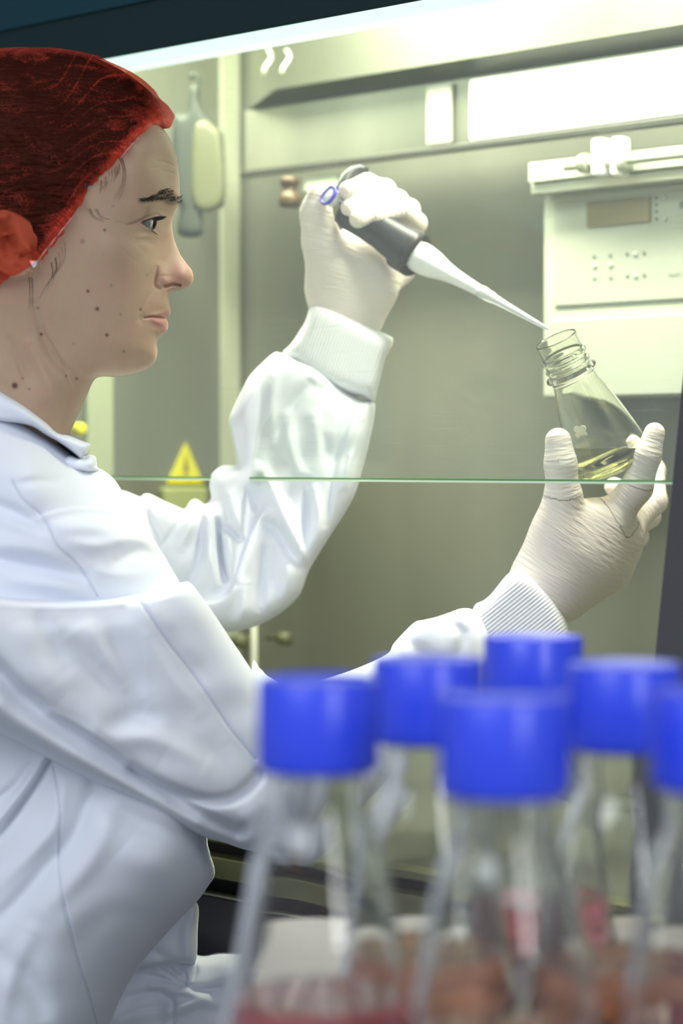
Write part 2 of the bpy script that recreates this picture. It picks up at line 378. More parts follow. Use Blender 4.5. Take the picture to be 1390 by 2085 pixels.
def puff(poly, res, mid, T, L, clip=None, feats=(), smooth=True, it=260, noise=0.0, nscale=40.0, extra=None, sharp_feats=True, backT=None):
    sp_ = spline(poly) if smooth else np.array(poly, float)
    cp = sp_ if clip is None else (spline(clip, n=3))
    x0, y0 = cp.min(0)-3*res; x1, y1 = cp.max(0)+3*res
    if clip is not None:
        x0 = min(x0, sp_[:, 0].min()-3*res); y0 = min(y0, sp_[:, 1].min()-3*res); x1 = max(x1, sp_[:, 0].max()+3*res); y1 = max(y1, sp_[:, 1].max()+3*res)
    xs = np.arange(x0, x1+res, res); ys = np.arange(y0, y1+res, res)
    X, Y = np.meshgrid(xs, ys)
    d = sdf2(X, Y, sp_)
    Lg = L(X, Y) if callable(L) else np.full(X.shape, float(L))
    h = relax(d, Lg, res, it)
    prof = np.sqrt(np.clip(h*(2-h), 0, 1))
    dc = d if clip is None else sdf2(X, Y, cp)
    gy, gx = np.gradient(dc, res)
    gn = gx*gx+gy*gy+1e-6
    ins = dc > 0
    cell = ins[:-1, :-1] | ins[1:, :-1] | ins[:-1, 1:] | ins[1:, 1:]
    used = np.zeros(X.shape, bool)
    used[:-1, :-1] |= cell; used[1:, :-1] |= cell; used[:-1, 1:] |= cell; used[1:, 1:] |= cell
    out = used & ~ins
    Xs = X.copy(); Ys = Y.copy()
    stp = np.where(out, dc, 0)
    Xs -= np.clip(stp*gx/gn, -2*res, 2*res); Ys -= np.clip(stp*gy/gn, -2*res, 2*res)
    pb = np.where(out if clip is None else (d <= 0), 0.0, prof)
    Tm = np.maximum(T(Xs, Ys) if callable(T) else np.full(X.shape, float(T)), 0.002)
    fr = Tm*pb
    ad = np.zeros(X.shape)
    if feats: ad += fold(Xs, Ys, feats)
    if extra is not None: ad += extra(Xs, Ys)
    if noise:
        rs = np.random.RandomState(7)
        for k in range(14):
            th = rs.rand()*6.28; fq = (0.4+rs.rand()*1.6)/nscale
            ad += noise/3.7*np.cos((Xs*math.cos(th)+Ys*math.sin(th))*fq+rs.rand()*6.28)
    fr = fr+ad*np.clip(pb*1.4, 0, 1)
    fr = np.maximum(fr, 0.0)
    md = mid(Xs, Ys) if callable(mid) else np.full(X.shape, float(mid))
    bk = Tm*pb if backT is None else backT*pb
    S = Solid(); S.X, S.Y, S.front, S.x0, S.y0, S.res = X, Y, md-fr, xs[0], ys[0], res
    idx = -np.ones(X.shape, int); ids = np.where(used.ravel())[0]; idx.ravel()[ids] = np.arange(len(ids)); n = len(ids)
    xx, yy = Xs.ravel()[ids], Ys.ravel()[ids]
    VF = Pn(xx, yy, (md-fr).ravel()[ids]); VB = Pn(xx, yy, (md+bk).ravel()[ids])
    a, b, c, e = idx[:-1, :-1][cell], idx[:-1, 1:][cell], idx[1:, 1:][cell], idx[1:, :-1][cell]
    FF = np.stack([a, e, c, b], 1); FB = np.stack([a, b, c, e], 1)+n
    # rim wall
    ed = {}
    Eall = np.concatenate([np.stack([FF[:, i], FF[:, (i+1) % 4]], 1) for i in range(4)])
    key = np.sort(Eall, 1); kk = key[:, 0].astype(np.int64)*(n+1)+key[:, 1]
    u, first, cnt = np.unique(kk, return_index=True, return_counts=True)
    be = Eall[first[cnt == 1]]
    FW = np.stack([be[:, 1], be[:, 0], be[:, 0]+n, be[:, 1]+n], 1)
    S.V = np.concatenate([VF, VB]); S.F = np.concatenate([FF, FB, FW]); S.px = np.concatenate([xx, xx]); S.py = np.concatenate([yy, yy]); S.n = n
    return S
def at(S, px, py):               # near-surface depth of a solid at a point of its outline plane
    i = (py-S.y0)/S.res; j = (px-S.x0)/S.res
    i0 = int(np.clip(i, 0, S.front.shape[0]-2)); j0 = int(np.clip(j, 0, S.front.shape[1]-2)); u = i-i0; v = j-j0
    f = S.front
    return float((f[i0, j0]*(1-u)+f[i0+1, j0]*u)*(1-v)+(f[i0, j0+1]*(1-u)+f[i0+1, j0+1]*u)*v)

# --- bones -> smooth solid (surface nets) --------------------------------------
def skin_bones(bones, res, k, grow=0.0, flat=None):
    """bones: (a, b, ra, rb)"""
    A = [(np.array(a), np.array(b), ra+grow, rb+grow) for a, b, ra, rb in bones]
    lo = np.min([np.minimum(a-ra, b-rb) for a, b, ra, rb in A], 0)-4*res; hi = np.max([np.maximum(a+ra, b+rb) for a, b, ra, rb in A], 0)+4*res
    sh = np.ceil((hi-lo)/res).astype(int)+1
    acc = np.zeros(sh, np.float32)
    ax = [lo[i]+np.arange(sh[i])*res for i in range(3)]
    for a, b, ra, rb in A:
        mr = max(ra, rb)+10*k
        l0 = np.maximum(((np.minimum(a, b)-mr-lo)/res).astype(int), 0); h0 = np.minimum(((np.maximum(a, b)+mr-lo)/res).astype(int)+2, sh)
        sl = tuple(slice(l0[i], h0[i]) for i in range(3))
        x = ax[0][sl[0]][:, None, None]; y = ax[1][sl[1]][None, :, None]; z = ax[2][sl[2]][None, None, :]
        e = b-a; L2 = e@e+1e-12
        h = np.clip(((x-a[0])*e[0]+(y-a[1])*e[1]+(z-a[2])*e[2])/L2, 0, 1)
        d = np.sqrt((x-a[0]-h*e[0])**2+(y-a[1]-h*e[1])**2+(z-a[2]-h*e[2])**2)-(ra+(rb-ra)*h)
        acc[sl] += np.exp(-np.clip(d/k, -30, 30))
    f = np.where(acc > 1e-7, -k*np.log(np.maximum(acc, 1e-30)), 16*k)
    return nets(f, lo, res)
def skin_groups(groups, res, k, grow=0.0):
    allb = [b for g, kk in groups for b in g]
    lo = np.min([np.minimum(a-ra, b-rb) for a, b, ra, rb in allb], 0)-6*res; hi = np.max([np.maximum(a+ra, b+rb) for a, b, ra, rb in allb], 0)+6*res
    sh = np.ceil((hi-lo)/res).astype(int)+1; ax = [lo[i]+np.arange(sh[i])*res for i in range(3)]
    tot = np.zeros(sh, np.float32)
    for g, kg in groups:
        acc = np.zeros(sh, np.float32)
        for a, b, ra, rb in g:
            ra = ra+grow; rb = rb+grow; mr = max(ra, rb)+9*kg
            l0 = np.maximum(((np.minimum(a, b)-mr-lo)/res).astype(int), 0); h0 = np.minimum(((np.maximum(a, b)+mr-lo)/res).astype(int)+2, sh)
            sl = tuple(slice(l0[i], h0[i]) for i in range(3))
            x = ax[0][sl[0]][:, None, None]; y = ax[1][sl[1]][None, :, None]; z = ax[2][sl[2]][None, None, :]
            e = b-a; L2 = e@e+1e-12
            h = np.clip(((x-a[0])*e[0]+(y-a[1])*e[1]+(z-a[2])*e[2])/L2, 0, 1)
            d = np.sqrt((x-a[0]-h*e[0])**2+(y-a[1]-h*e[1])**2+(z-a[2]-h*e[2])**2)-(ra+(rb-ra)*h)
            acc[sl] += np.exp(-np.clip(d/kg, -30, 30))
        fg = np.where(acc > 1e-7, -kg*np.log(np.maximum(acc, 1e-30)), 16*kg)
        tot += np.exp(-np.clip(fg/k, -30, 30))
    f = np.where(tot > 1e-7, -k*np.log(np.maximum(tot, 1e-30)), 16*k)
    return nets(f, lo, res)
def nets(f, lo, res):
    s = f < 0; sh = f.shape
    corners = [(i, j, kk) for i in (0, 1) for j in (0, 1) for kk in (0, 1)]
    def sub(arr, c): return arr[c[0]:sh[0]-1+c[0], c[1]:sh[1]-1+c[1], c[2]:sh[2]-1+c[2]]
    cnt = sum(sub(s, c).astype(np.int8) for c in corners)
    act = (cnt > 0) & (cnt < 8)
    I = np.array(np.nonzero(act)).T
    fv = {c: f[I[:, 0]+c[0], I[:, 1]+c[1], I[:, 2]+c[2]] for c in corners}
    pos = np.zeros((len(I), 3)); num = np.zeros(len(I))
    for ci in corners:
        for axn in range(3):
            if ci[axn] == 1: continue
            cj = list(ci); cj[axn] = 1; cj = tuple(cj)
            fa, fb = fv[ci], fv[cj]; x = (fa < 0) != (fb < 0)
            t = np.where(x, fa/np.where(x, fa-fb, 1), 0)
            p = np.tile(np.array(ci, float), (len(I), 1)); p[:, axn] = t
            pos += p*x[:, None]; num += x
    V = (I+pos/num[:, None])*res+lo
    idx = -np.ones([n-1 for n in sh], int); idx[tuple(I.T)] = np.arange(len(I))
    Fs = []
    for axn in range(3):
        b, c = [(1, 2), (2, 0), (0, 1)][axn]
        s0 = [slice(0, n) for n in sh]; s1 = [slice(0, n) for n in sh]
        s0[axn] = slice(0, sh[axn]-1); s1[axn] = slice(1, sh[axn])
        e = s[tuple(s0)] != s[tuple(s1)]; pol = s[tuple(s0)]
        E = np.array(np.nonzero(e)).T
        E = E[(E[:, b] > 0) & (E[:, c] > 0) & (E[:, b] < sh[b]-1) & (E[:, c] < sh[c]-1)]
        pl = pol[tuple(E.T)]
        def g(db, dc):
            q = E.copy(); q[:, b] -= db; q[:, c] -= dc; return idx[tuple(q.T)]
        Q = np.stack([g(1, 1), g(0, 1), g(0, 0), g(1, 0)], 1)
        Q[~pl] = Q[~pl][:, ::-1]
        Fs.append(Q)
    return V, np.concatenate(Fs)
def B(chain):                    # chain of (px, py, depth, radius_mm) -> bones
    pts = [(np.array(P(c[0], c[1], c[2])), c[3]/1000.0) for c in chain]
    return [(pts[i][0], pts[i+1][0], pts[i][1], pts[i+1][1]) for i in range(len(pts)-1)]
def along(V, bones, npalm=0):             # coordinates running along the nearest bone, for latex creases
    best = np.full(len(V), 1e9); out = np.zeros((len(V), 3)); off = 0.0
    W = np.zeros(len(V)); acc = np.zeros((len(V), 3))
    gax = bones[0][1]-bones[0][0]
    for i, (a, b, ra, rb) in enumerate(bones):
        e = b-a; L = np.linalg.norm(e); ez = e/L
        h = np.clip(((V-a)@ez)/L, 0, 1); d = np.linalg.norm(V-a-h[:, None]*e, axis=1)-(ra+(rb-ra)*h)
        mk = d < best; best = np.where(mk, d, best)
        if i < npalm: a = bones[0][0]; ez = gax/np.linalg.norm(gax)
        al = (V-a)@ez
        out[mk, 0] = al[mk]+off; rest = V-a-al[:, None]*ez
        out[mk, 1] = rest[mk, 0]+rest[mk, 1]; out[mk, 2] = rest[mk, 2]
    return out
# ================================================================ the setting
def wallquad(name, s0, s1, t0, t1, z0, z1, m):
    bm = bmesh.new(); cbox(bm, s0, s1, t0, t1, z0, z1); return tag(bmobj(name, bm, m), kind='structure')
bm = bmesh.new(); wbox(bm, -2.6, 2.6, -1.6, 3.9, -0.05, 0.0); tag(bmobj('floor', bm, M['floor']), kind='structure')
wallquad('wall_back', -2.4, 1.6, 0.62, 0.70, 0.0, 2.8, M['wall'])

# ================================================================ safety cabinet
TILT = 0.167
_, ZB = onplane(800, 982, 0.0)
sR, _ = onplane(1380, 983, 0.0)
sL, _ = onplane(493, 500, 0.385)
cabn = empty('safety_cabinet', cab((sL+sR)/2, 0.2, 0), label='steel laboratory safety cabinet with dark teal canopy and sliding glass front', cat='cabinet')
cobj('back_panel', M['steel_wall'], cabn, (sL-0.02, sR+0.30, 0.385, 0.405, 0.80, 1.67))
cobj('side_panel', M['steel_wall'], cabn, (sL-0.02, sL, -0.02, 0.385, 0.80, 1.67))
cobj('side_panel', M['steel_wall'], cabn, (sR+0.28, sR+0.30, 0.02, 0.385, 0.80, 1.67))
cobj('top_panel', M['steel_wall'], cabn, (sL, sR+0.30, 0.0, 0.385, 1.65, 1.67))
cobj('work_surface', M['steel_dark'], cabn, (sL-0.02, sR+0.30, -0.03, 0.40, 0.787, 0.80))
# sash
gm = cobj('sash_glass', M['sash'], cabn, (sL+0.005, sR, 0.0, 0.004, ZB+0.0025, 1.475), tilt=TILT, zb=ZB, bevel=0)
e1 = cobj('polished_edge', M['edge'], gm, (sL+0.005, sR, -0.0003, 0.0043, ZB+0.0018, ZB+0.0032), tilt=TILT, zb=ZB, bevel=0)
e2 = cobj('polished_edge', M['edge2'], gm, (sL+0.005, sR, -0.0003, 0.0043, ZB+0.0002, ZB+0.0018), tilt=TILT, zb=ZB, bevel=0)
# canopy over the sash
_, zf = onplane(480, 72, -0.012)
cobj('canopy', M['teal'], cabn, (sL-0.12, sR+0.34, -0.015, -0.012, zf, 1.72))
_, zs = onplane(200, 22, -0.0175)
cobj('canopy_visor', M['teal2'], cabn, (sL-0.14, sR+0.36, -0.0175, -0.0155, zs, 1.74))
# lamp under the canopy
_, zd0 = onplane(480, 99, 0.068)
cobj('lamp_diffuser', M['diffuser'], cabn, (sL+0.01, sR+0.26, 0.068, 0.085, zd0, zd0+0.06))
# light baffle across the back wall
s0, zb0 = onplane(497, 356, 0.30); _, zb1 = onplane(497, 226, 0.30)
s2, _ = onplane(560, 182, 0.275); _, zb2 = onplane(560, 182, 0.275)
sB1 = sR+0.27
cobj('baffle', M['baffle'], cabn, (s0, sB1, 0.30, 0.303, zb0, zb1))
cobj('baffle_lip', M['slot'], cabn, (s0, sB1, 0.292, 0.30, zb0-0.004, zb0+0.003))
bm = bmesh.new()
prism8(bm, [cab(s0, 0.303, zb1), cab(sB1, 0.303, zb1), cab(sB1, 0.308, zb1), cab(s0, 0.308, zb1),
            cab(s2, 0.275, zb2), cab(sB1, 0.275, zb2), cab(sB1, 0.279, zb2), cab(s2, 0.279, zb2)])
bmobj('baffle_slope', bm, M['slot'], cabn)
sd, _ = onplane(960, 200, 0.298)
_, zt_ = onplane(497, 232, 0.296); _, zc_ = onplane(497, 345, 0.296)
cobj('baffle_glow', M['glow_bright'], cabn, (sd, sB1, 0.294, 0.299, zc_, zt_), bevel=0.002)  # glowing panel added for the bright sheen on the baffle's right part
cobj('baffle_glow', M['glow_dim'], cabn, (onplane(872, 200, 0.298)[0], onplane(922, 200, 0.298)[0], 0.294, 0.299, zc_, zt_), bevel=0.002)  # narrow glowing piece added as a streak of sheen
# frame post at the right end of the opening
sp_, _ = onplane(1387, 983, 0.0)
cobj('frame_post', M['grey'], cabn, (sp_, sp_+0.06, -0.012, 0.03, 0.74, 1.46), tilt=TILT, zb=ZB, bevel=0.001)
# front rails and doors beneath the opening
for nm, m_, t0, t1, y0, y1 in (('front_rail', 'olive', -0.045, -0.02, 1700, 1716), ('front_recess', 'dark', -0.03, 0.1, 1716, 1800),
                               ('front_rail', 'olive', -0.05, -0.03, 1748, 1790), ('front_trim', 'steel', -0.043, -0.035, 1823, 1828),
                               ('front_recess', 'dark', -0.028, 0.1, 1795, 1830)):
    _, za = onplane(450, y0, t0); _, zb_ = onplane(450, y1, t0)
    cobj(nm, M[m_], cabn, (sL-0.05, sR+0.3, t0, t1, zb_, za), bevel=0.0008)
_, zdr = onplane(450, 1829, -0.04)
cobj('cupboard_front', M['drawer'], cabn, (sL-0.05, sR+0.3, -0.04, 0.38, 0.10, zdr))
cobj('plinth', M['dark'], cabn, (sL-0.02, sR+0.27, 0.0, 0.38, 0.0, 0.10))
for x0_, x1_, y0_, y1_ in ():
    sa_, za_ = onplane(x0_, y0_, 0.38); sb_, zb__ = onplane(x1_, y1_, 0.38)
    cobj('exhaust_grille', M['exhaust'], cabn, (sa_, sb_, 0.380, 0.386, zb__, za_), bevel=0.004)
# things on the left inside wall
def onside(px, py, s):
    ax = (px-CX)/F; ay = -(py-CY)/F
    d = Vector((ax, math.cos(PITCH)+ay*math.sin(PITCH), -math.sin(PITCH)+ay*math.cos(PITCH)))
    k = s/(d.x*ND[0]+d.y*ND[1])
    p = d*k
    return NN[0]*p.x+NN[1]*p.y-KG, p.z+CAMZ
def sbox(name, m, x0, x1, y0, y1, th, bevel=0.001, s=None):
    s = sL if s is None else s
    ym = (y0+y1)/2
    t0, _ = onside(x0, ym, s+th); t1, _ = onside(x1, ym, s+th)
    _, z1 = onside((x0+x1)/2, y0, s+th); _, z0 = onside((x0+x1)/2, y1, s+th)
    return cobj(name, m, cabn, (s, s+th, t0, t1, z0, z1), bevel=bevel)
sbox('wall_post', M['post'], 178, 231, 60, 1500, 0.006)
sbox('corner_reflection', M['strip'], 452, 489, 90, 1500, 0.004)  # wall reflection near the corner, put in as a pale strip
sbox('socket_box', M['socket'], 338, 424, 992, 1120, 0.012, 0.003)
st = sL+0.003
def spt(px, py, s): t, z = onside(px, py, s); return cab(s, t, z)
def tri(name, m, pts, s0, s1):
    bm = bmesh.new(); a = [bm.verts.new(spt(x, y, s1)) for x, y in pts]; k = Vector((ND[0], ND[1], 0))*(s0-s1)
    b = [bm.verts.new(v.co+k) for v in a]; n = len(a)
    bm.faces.new(a); bm.faces.new(b[::-1])
    for i in range(n): bm.faces.new((a[i], a[(i+1) % n], b[(i+1) % n], b[i]))
    return bmobj(name, bm, m, cabn)
stk = tri('warning_sticker', M['yellow'], [(379, 902), (341, 984), (414, 984)], sL, sL+0.0015)
b2 = tri('symbol', M['amber'], [(379, 922), (374, 962), (384, 962)], sL+0.0015, sL+0.0020)
b2.parent = stk; b2.matrix_parent_inverse = Matrix.Identity(4)
b3 = tri('symbol', M['amber'], [(375, 968), (375, 974), (384, 974), (384, 968)], sL+0.0015, sL+0.0020)
b3.parent = stk; b3.matrix_parent_inverse = Matrix.Identity(4)
# taps
def knob(name, m, px, py, dep, rpx, ln, cx=1.0):
    bm = bmesh.new(); r = rpx*dep/F
    lathe(bm, P(px, py, dep), (ND[0], ND[1], 0), [(r*0.35, -ln), (r*0.35, 0), (r, 0.001), (r*1.05, ln*0.3), (r, ln*0.6), (r*0.6, ln*0.65)], 20)
    return bmobj(name, bm, m, cabn, True)
t_, z_ = onside(150, 872, sL)
knob('yellow_tap', M['yellow'], 150, 874, 2.13, 13, 0.02)
knob('valve_knob', M['pouch_face'], 482, 1306, 2.33, 15, 0.02)
knob('valve_knob', M['pouch_face'], 570, 1300, 2.27, 13, 0.02)
bm = bmesh.new(); lathe(bm, P(517, 1200, 2.33), (0, 0, -1), [(0.003, 0), (0.003, 0.22)], 12); bmobj('valve_pipe', bm, M['cream'], cabn, True)
# brown fitting under the left end of the baffle
bm = bmesh.new()
lathe(bm, P(590, 422, 2.16), (0, 0, 1), [(0.009, 0), (0.011, 0.004), (0.011, 0.012), (0.007, 0.014), (0.007, 0.020), (0.010, 0.022), (0.010, 0.028), (0.004, 0.03)], 24)
bmobj('brown_fitting', bm, M['amber2'], cabn, True)
sA, zA = onplane(602, 392, 0.29); sB, zB_ = onplane(672, 352, 0.29)
cobj('fitting_block', M['cream'], cabn, (sA, sB, 0.30, 0.33, zA, zB_), bevel=0.003)
for x in (545, 582):
    bm = bmesh.new(); tube_mesh(bm, [P(x, 100+i*9, 2.25)+Vector((0.004*math.sin(i*0.9), 0, 0)) for i in range(7)], 0.0022, 8)
    bmobj('ceiling_hook', bm, M['steel'], cabn, True)

# ---------------- control unit on the back wall
cu_s, _ = onplane(1105, 600, 0.33)
cu = empty('control_unit', cab(cu_s+0.1, 0.36, onplane(1250, 808, 0.33)[1]), label='cream control unit with small display mounted on cabinet back wall behind flask', cat='control panel')
def pbox(name, m, x0, x1, y0, y1, t0, t1, par, xr=None, bevel=0.001):
    # left edge at x0, heights read at x0 (y0) and (y1)
    s0, za = onplane(x0, y0, t0); s1, _ = onplane(x1, y0, t0); _, zb_ = onplane(x0 if xr is None else xr, y1, t0)
    return cobj(name, m, par, (s0, s1, t0, t1, zb_, za), bevel=bevel)
pbox('housing', M['cream'], 1105, 1480, 401, 808, 0.33, 0.384, cu, xr=1250, bevel=0.003)
pbox('face_plate', M['panel'], 1127, 1480, 412, 624, 0.3275, 0.3302, cu, xr=1127)
pbox('lower_cover', M['panel'], 1120, 1480, 652, 806, 0.3275, 0.3302, cu, xr=1250, bevel=0.002)
dp = pbox('display', M['display'], 1193, 1322, 412, 463, 0.325, 0.3278, cu, xr=1193)
def dot(par, px, py, r, m, name):
    bm = bmesh.new(); s, z = onplane(px, py, 0.3265); a = cab(s, 0.3278, z)
    lathe(bm, a, (-NN[0], -NN[1], 0), [(r, 0), (r, 0.0012), (r*0.5, 0.0016)], 12); return bmobj(name, bm, m, par, True)
for px, py in ((1208, 522), (1241, 520), (1275, 517), (1310, 515), (1209, 567), (1242, 565), (1276, 562), (1310, 560)):
    dot(cu, px, py, 0.0014, M['button'], 'button')
for py in (403, 417, 431, 446): dot(cu, 1335, py, 0.0013, M['button'], 'indicator_light')
for px, py in ((1209, 542), (1242, 540), (1292, 518), (1293, 562), (1352, 402), (1353, 446)):
    dot(cu, px, py, 0.0024, M['print'], 'printed_symbol')
pbox('slot', M['button'], 1382, 1400, 410, 424, 0.326, 0.3278, cu)
tc_ = bpy.data.curves.new('printed_word', 'FONT'); tc_.body = 'nwc'; tc_.size = 0.0070; tc_.extrude = 0.0002
to = bpy.data.objects.new('printed_word', tc_); C.objects.link(to)
s, z = onplane(1359, 562, 0.3265)
to.matrix_world = Matrix.Translation(cab(s, 0.3268, z)) @ Matrix(((ND[0], 0, -NN[0], 0), (ND[1], 0, -NN[1], 0), (0, 1, 0, 0), (0, 0, 0, 1)))
bpy.context.view_layer.update()
me = bpy.data.meshes.new_from_object(to); mw = to.matrix_world.copy(); bpy.data.objects.remove(to)
me.transform(mw); to = link('printed_word', me, M['print'], cu, smooth=False)
# bracket and rod above the control unit
br = empty('rod_bracket', cab(cu_s+0.1, 0.35, onplane(1110, 396, 0.31)[1]), label='pale steel shelf bracket with two white clips and chrome rod above control unit', cat='bracket')
pbox('bracket_plate', M['cream'], 1075, 1480, 332, 372, 0.30, 0.384, br)
pbox('bracket_lip', M['steel'], 1080, 1480, 374, 396, 0.305, 0.384, br)
bm = bmesh.new(); a = cab(onplane(1150, 340, 0.29)[0], 0.29, onplane(1150, 341, 0.29)[1]); lathe(bm, a, (ND[0], ND[1], 0), [(0.0035, -0.0), (0.0035, 0.25)], 16)
bmobj('chrome_rod', bm, M['steel'], br, True)
for x in (1201, 1240):
    pbox('clip', M['white_plastic'], x, x+25, 282 if x < 1220 else 279, 358, 0.285, 0.30, br, bevel=0.003)
for x in (1182, 1262):
    s, z = onplane(x, 334, 0.29); bm = bmesh.new(); lathe(bm, cab(s, 0.29, z), (ND[0], ND[1], 0), [(0.008, 0), (0.009, 0.003), (0.009, 0.007), (0.006, 0.009)], 20)
    bmobj('collar', bm, M['steel'], br, True)

# ---------------- hanging pouch
hb = empty('hanging_pouch', P(400, 420, 2.2), label='blurred grey-green pouch hanging from a hook on left inner wall', cat='pouch')
S = puff([(352, 245), (375, 232), (383, 200), (387, 175), (405, 175), (408, 205), (420, 232), (445, 262), (456, 290), (456, 416), (414, 424), (412, 478), (362, 476), (366, 420), (352, 400)], 3, 2.2, 0.010, 12)
raw('pouch', S.V, S.F, M['pouch'], hb)
S = puff([(392, 270), (412, 245), (430, 252), (452, 285), (453, 412), (392, 418)], 3, 2.192, 0.006, 10)
raw('label_pane', S.V, S.F, M['pouch_face'], hb)
bm = bmesh.new(); tube_mesh(bm, [P(396+9*math.cos(a), 165-14*math.sin(a), 2.2) for a in [i*0.5-1.2 for i in range(9)]], 0.0022, 8)
bmobj('hook', bm, M['pouch'], hb, True)
# ================================================================ the person
MIDH = 1.66
head_poly = [(328, 256), (345, 281), (359, 315), (364.5, 353), (366, 390), (366.5, 404), (361, 421), (351.5, 443), (350, 460), (355, 488), (366, 516), (380, 537),
             (390, 550), (393.5, 566), (388.5, 580), (374, 588.5), (356, 593), (346, 599), (344.8, 616), (347.3, 631), (345.5, 640), (338.5, 647),
             (342, 658), (340, 673), (328, 685), (319.8, 697), (320.5, 716), (317, 733), (304, 748), (276, 761), (242, 767), (207, 767), (191, 775),
             (179, 800), (157, 849), (141, 885), (120, 925), (100, 970), (-60, 985), (-190, 960), (-165, 860), (-135, 760), (-125, 680), (-155, 600), (-195, 500),
             (-205, 390), (-195, 270), (-150, 180), (-70, 128), (40, 108), (150, 122), (232, 158), (292, 208)]
hw = [(60, 300, 76), (-40, 300, 76), (150, 300, 73), (-120, 300, 66), (50, 200, 68), (130, 190, 60), (210, 220, 56), (250, 290, 62), (290, 260, 52), (310, 300, 52), (335, 330, 34),
      (350, 360, 24), (300, 350, 56), (60, 140, 48), (-60, 160, 50), (40, 400, 76), (-110, 420, 66), (150, 400, 72), (215, 400, 66), (255, 400, 61), (290, 400, 55), (325, 400, 38), (350, 402, 24),
      (280, 430, 54), (305, 430, 45), (330, 430, 24), (250, 460, 57), (280, 460, 48), (300, 462, 41), (320, 465, 30), (320, 450, 31), (336, 465, 16), (335, 490, 14.5),
      (200, 480, 66), (150, 480, 68), (90, 500, 70), (240, 500, 61), (270, 505, 50), (300, 505, 39), (320, 500, 24), (345, 520, 12), (330, 530, 18),
      (360, 545, 12.5), (345, 565, 17.5), (330, 570, 19), (375, 565, 11.5), (370, 580, 9), (318, 545, 27), (300, 550, 35), (275, 550, 46), (240, 550, 56), (200, 550, 62), (150, 560, 64),
      (310, 590, 29), (335, 600, 19), (300, 610, 34), (270, 600, 44), (230, 610, 54), (180, 620, 59), (130, 620, 62), (330, 625, 21), (300, 640, 32), (325, 645, 20), (338, 637, 13), (332, 662, 18),
      (270, 650, 42), (240, 670, 48), (190, 680, 55), (130, 670, 57), (310, 690, 25), (300, 720, 26), (270, 720, 36), (230, 720, 45), (190, 720, 49), (140, 710, 53),
      (290, 745, 22), (240, 755, 32), (200, 755, 38), (160, 750, 47), (90, 700, 56), (40, 650, 60), (-40, 650, 56), (60, 760, 54), (110, 790, 52), (150, 800, 40), (120, 860, 42),
      (60, 850, 56), (0, 760, 57), (-80, 760, 50), (-60, 850, 56), (0, 940, 66), (90, 940, 48), (-130, 500, 58), (20, 560, 68)]
Thead = rbf([(a, b) for a, b, c in hw], [c/1000 for a, b, c in hw])
def Lhead(X, Y):
    v = 9.0+np.clip((300-X)/60, 0, 1)*24+np.clip((240-Y)/80, 0, 1)*30
    nk = np.clip((Y-640)/60, 0, 1)*np.clip((290-X)/60, 0, 1)
    return v*(1-nk)+nk*26
EYE = [(288, 452.5), (296, 449.5), (304, 447.2), (312, 446.8), (317.5, 448.5), (317, 457), (312.5, 467), (307, 467), (299, 463), (293, 458)]
face_f = [
    ([(330, 446), (321, 436.5), (309, 438.5), (297, 443), (284, 448.5), (272, 454), (262, 457)], 2.6, -0.0016),   # lid crease
    ([(262, 457), (250, 456), (238, 453)], 3, -0.0005),
    ([(326, 447), (316, 444), (304, 445), (292, 450), (284, 455)], 2.6, 0.0014),                                  # upper lid rim
    ([(322, 480), (312, 470), (301, 467), (291, 461), (284, 457)], 2.6, 0.0010),                                   # lower lid rim
    ([(274, 488), (290, 487), (306, 487.5)], 2.6, -0.0007), ([(280, 494), (300, 493), (313, 499)], 3.5, -0.0006),
    ([(283, 480), (300, 479), (316, 482)], 6, 0.0010),
    ([(320, 545), (318.5, 560), (316, 573), (316.5, 582), (324, 588)], 3.6, -0.0034),              # alar groove
    ([(333, 562), (335, 572), (345, 578)], 11, 0.0036), ([(372, 560)], 14, 0.0012),
    ([(336, 583.5), (346, 580.5), (356, 579), (366, 581)], 3.2, -0.0052, 't'),                                     # nostril
    ([(294, 647), (307, 645), (321, 646), (334, 648.5)], 2.1, -0.0034, 't'),                                       # lip line
    ([(309, 642), (325, 639), (340, 634)], 4.5, 0.0012), ([(312, 653), (326, 657), (336, 660)], 6, 0.0022),
    ([(290, 641), (287, 648), (288, 656)], 5, -0.0014), ([(301, 600), (292, 618), (286, 630)], 7, -0.0013), ([(286, 629), (282, 640), (279, 655)], 3, -0.0007),
    ([(312, 684), (324, 682)], 7, -0.0014), ([(298, 716)], 16, 0.0012),
    ([(318, 328), (338, 331), (357, 340)], 2.2, -0.0005), ([(328, 348), (345, 351), (360, 357)], 2.2, -0.0005), ([(305, 343), (325, 340)], 2.2, -0.0003),
    ([(300, 420), (325, 416), (348, 410)], 9, 0.0016), ([(285, 474), (306, 476)], 7, -0.0010),
    ([(262, 520), (280, 500)], 22, 0.0014),
    ([(83, 668), (114, 716), (138, 771), (150, 800)], 2.6, -0.0006), ([(190, 772), (160, 768), (120, 740), (90, 690), (70, 620)], 10, -0.0032),
    ([(60, 700), (110, 800), (150, 860)], 12, 0.0024), ([(20, 690), (60, 790)], 8, -0.0014),
    ([(-10, 760), (40, 835)], 10, -0.0010),
]
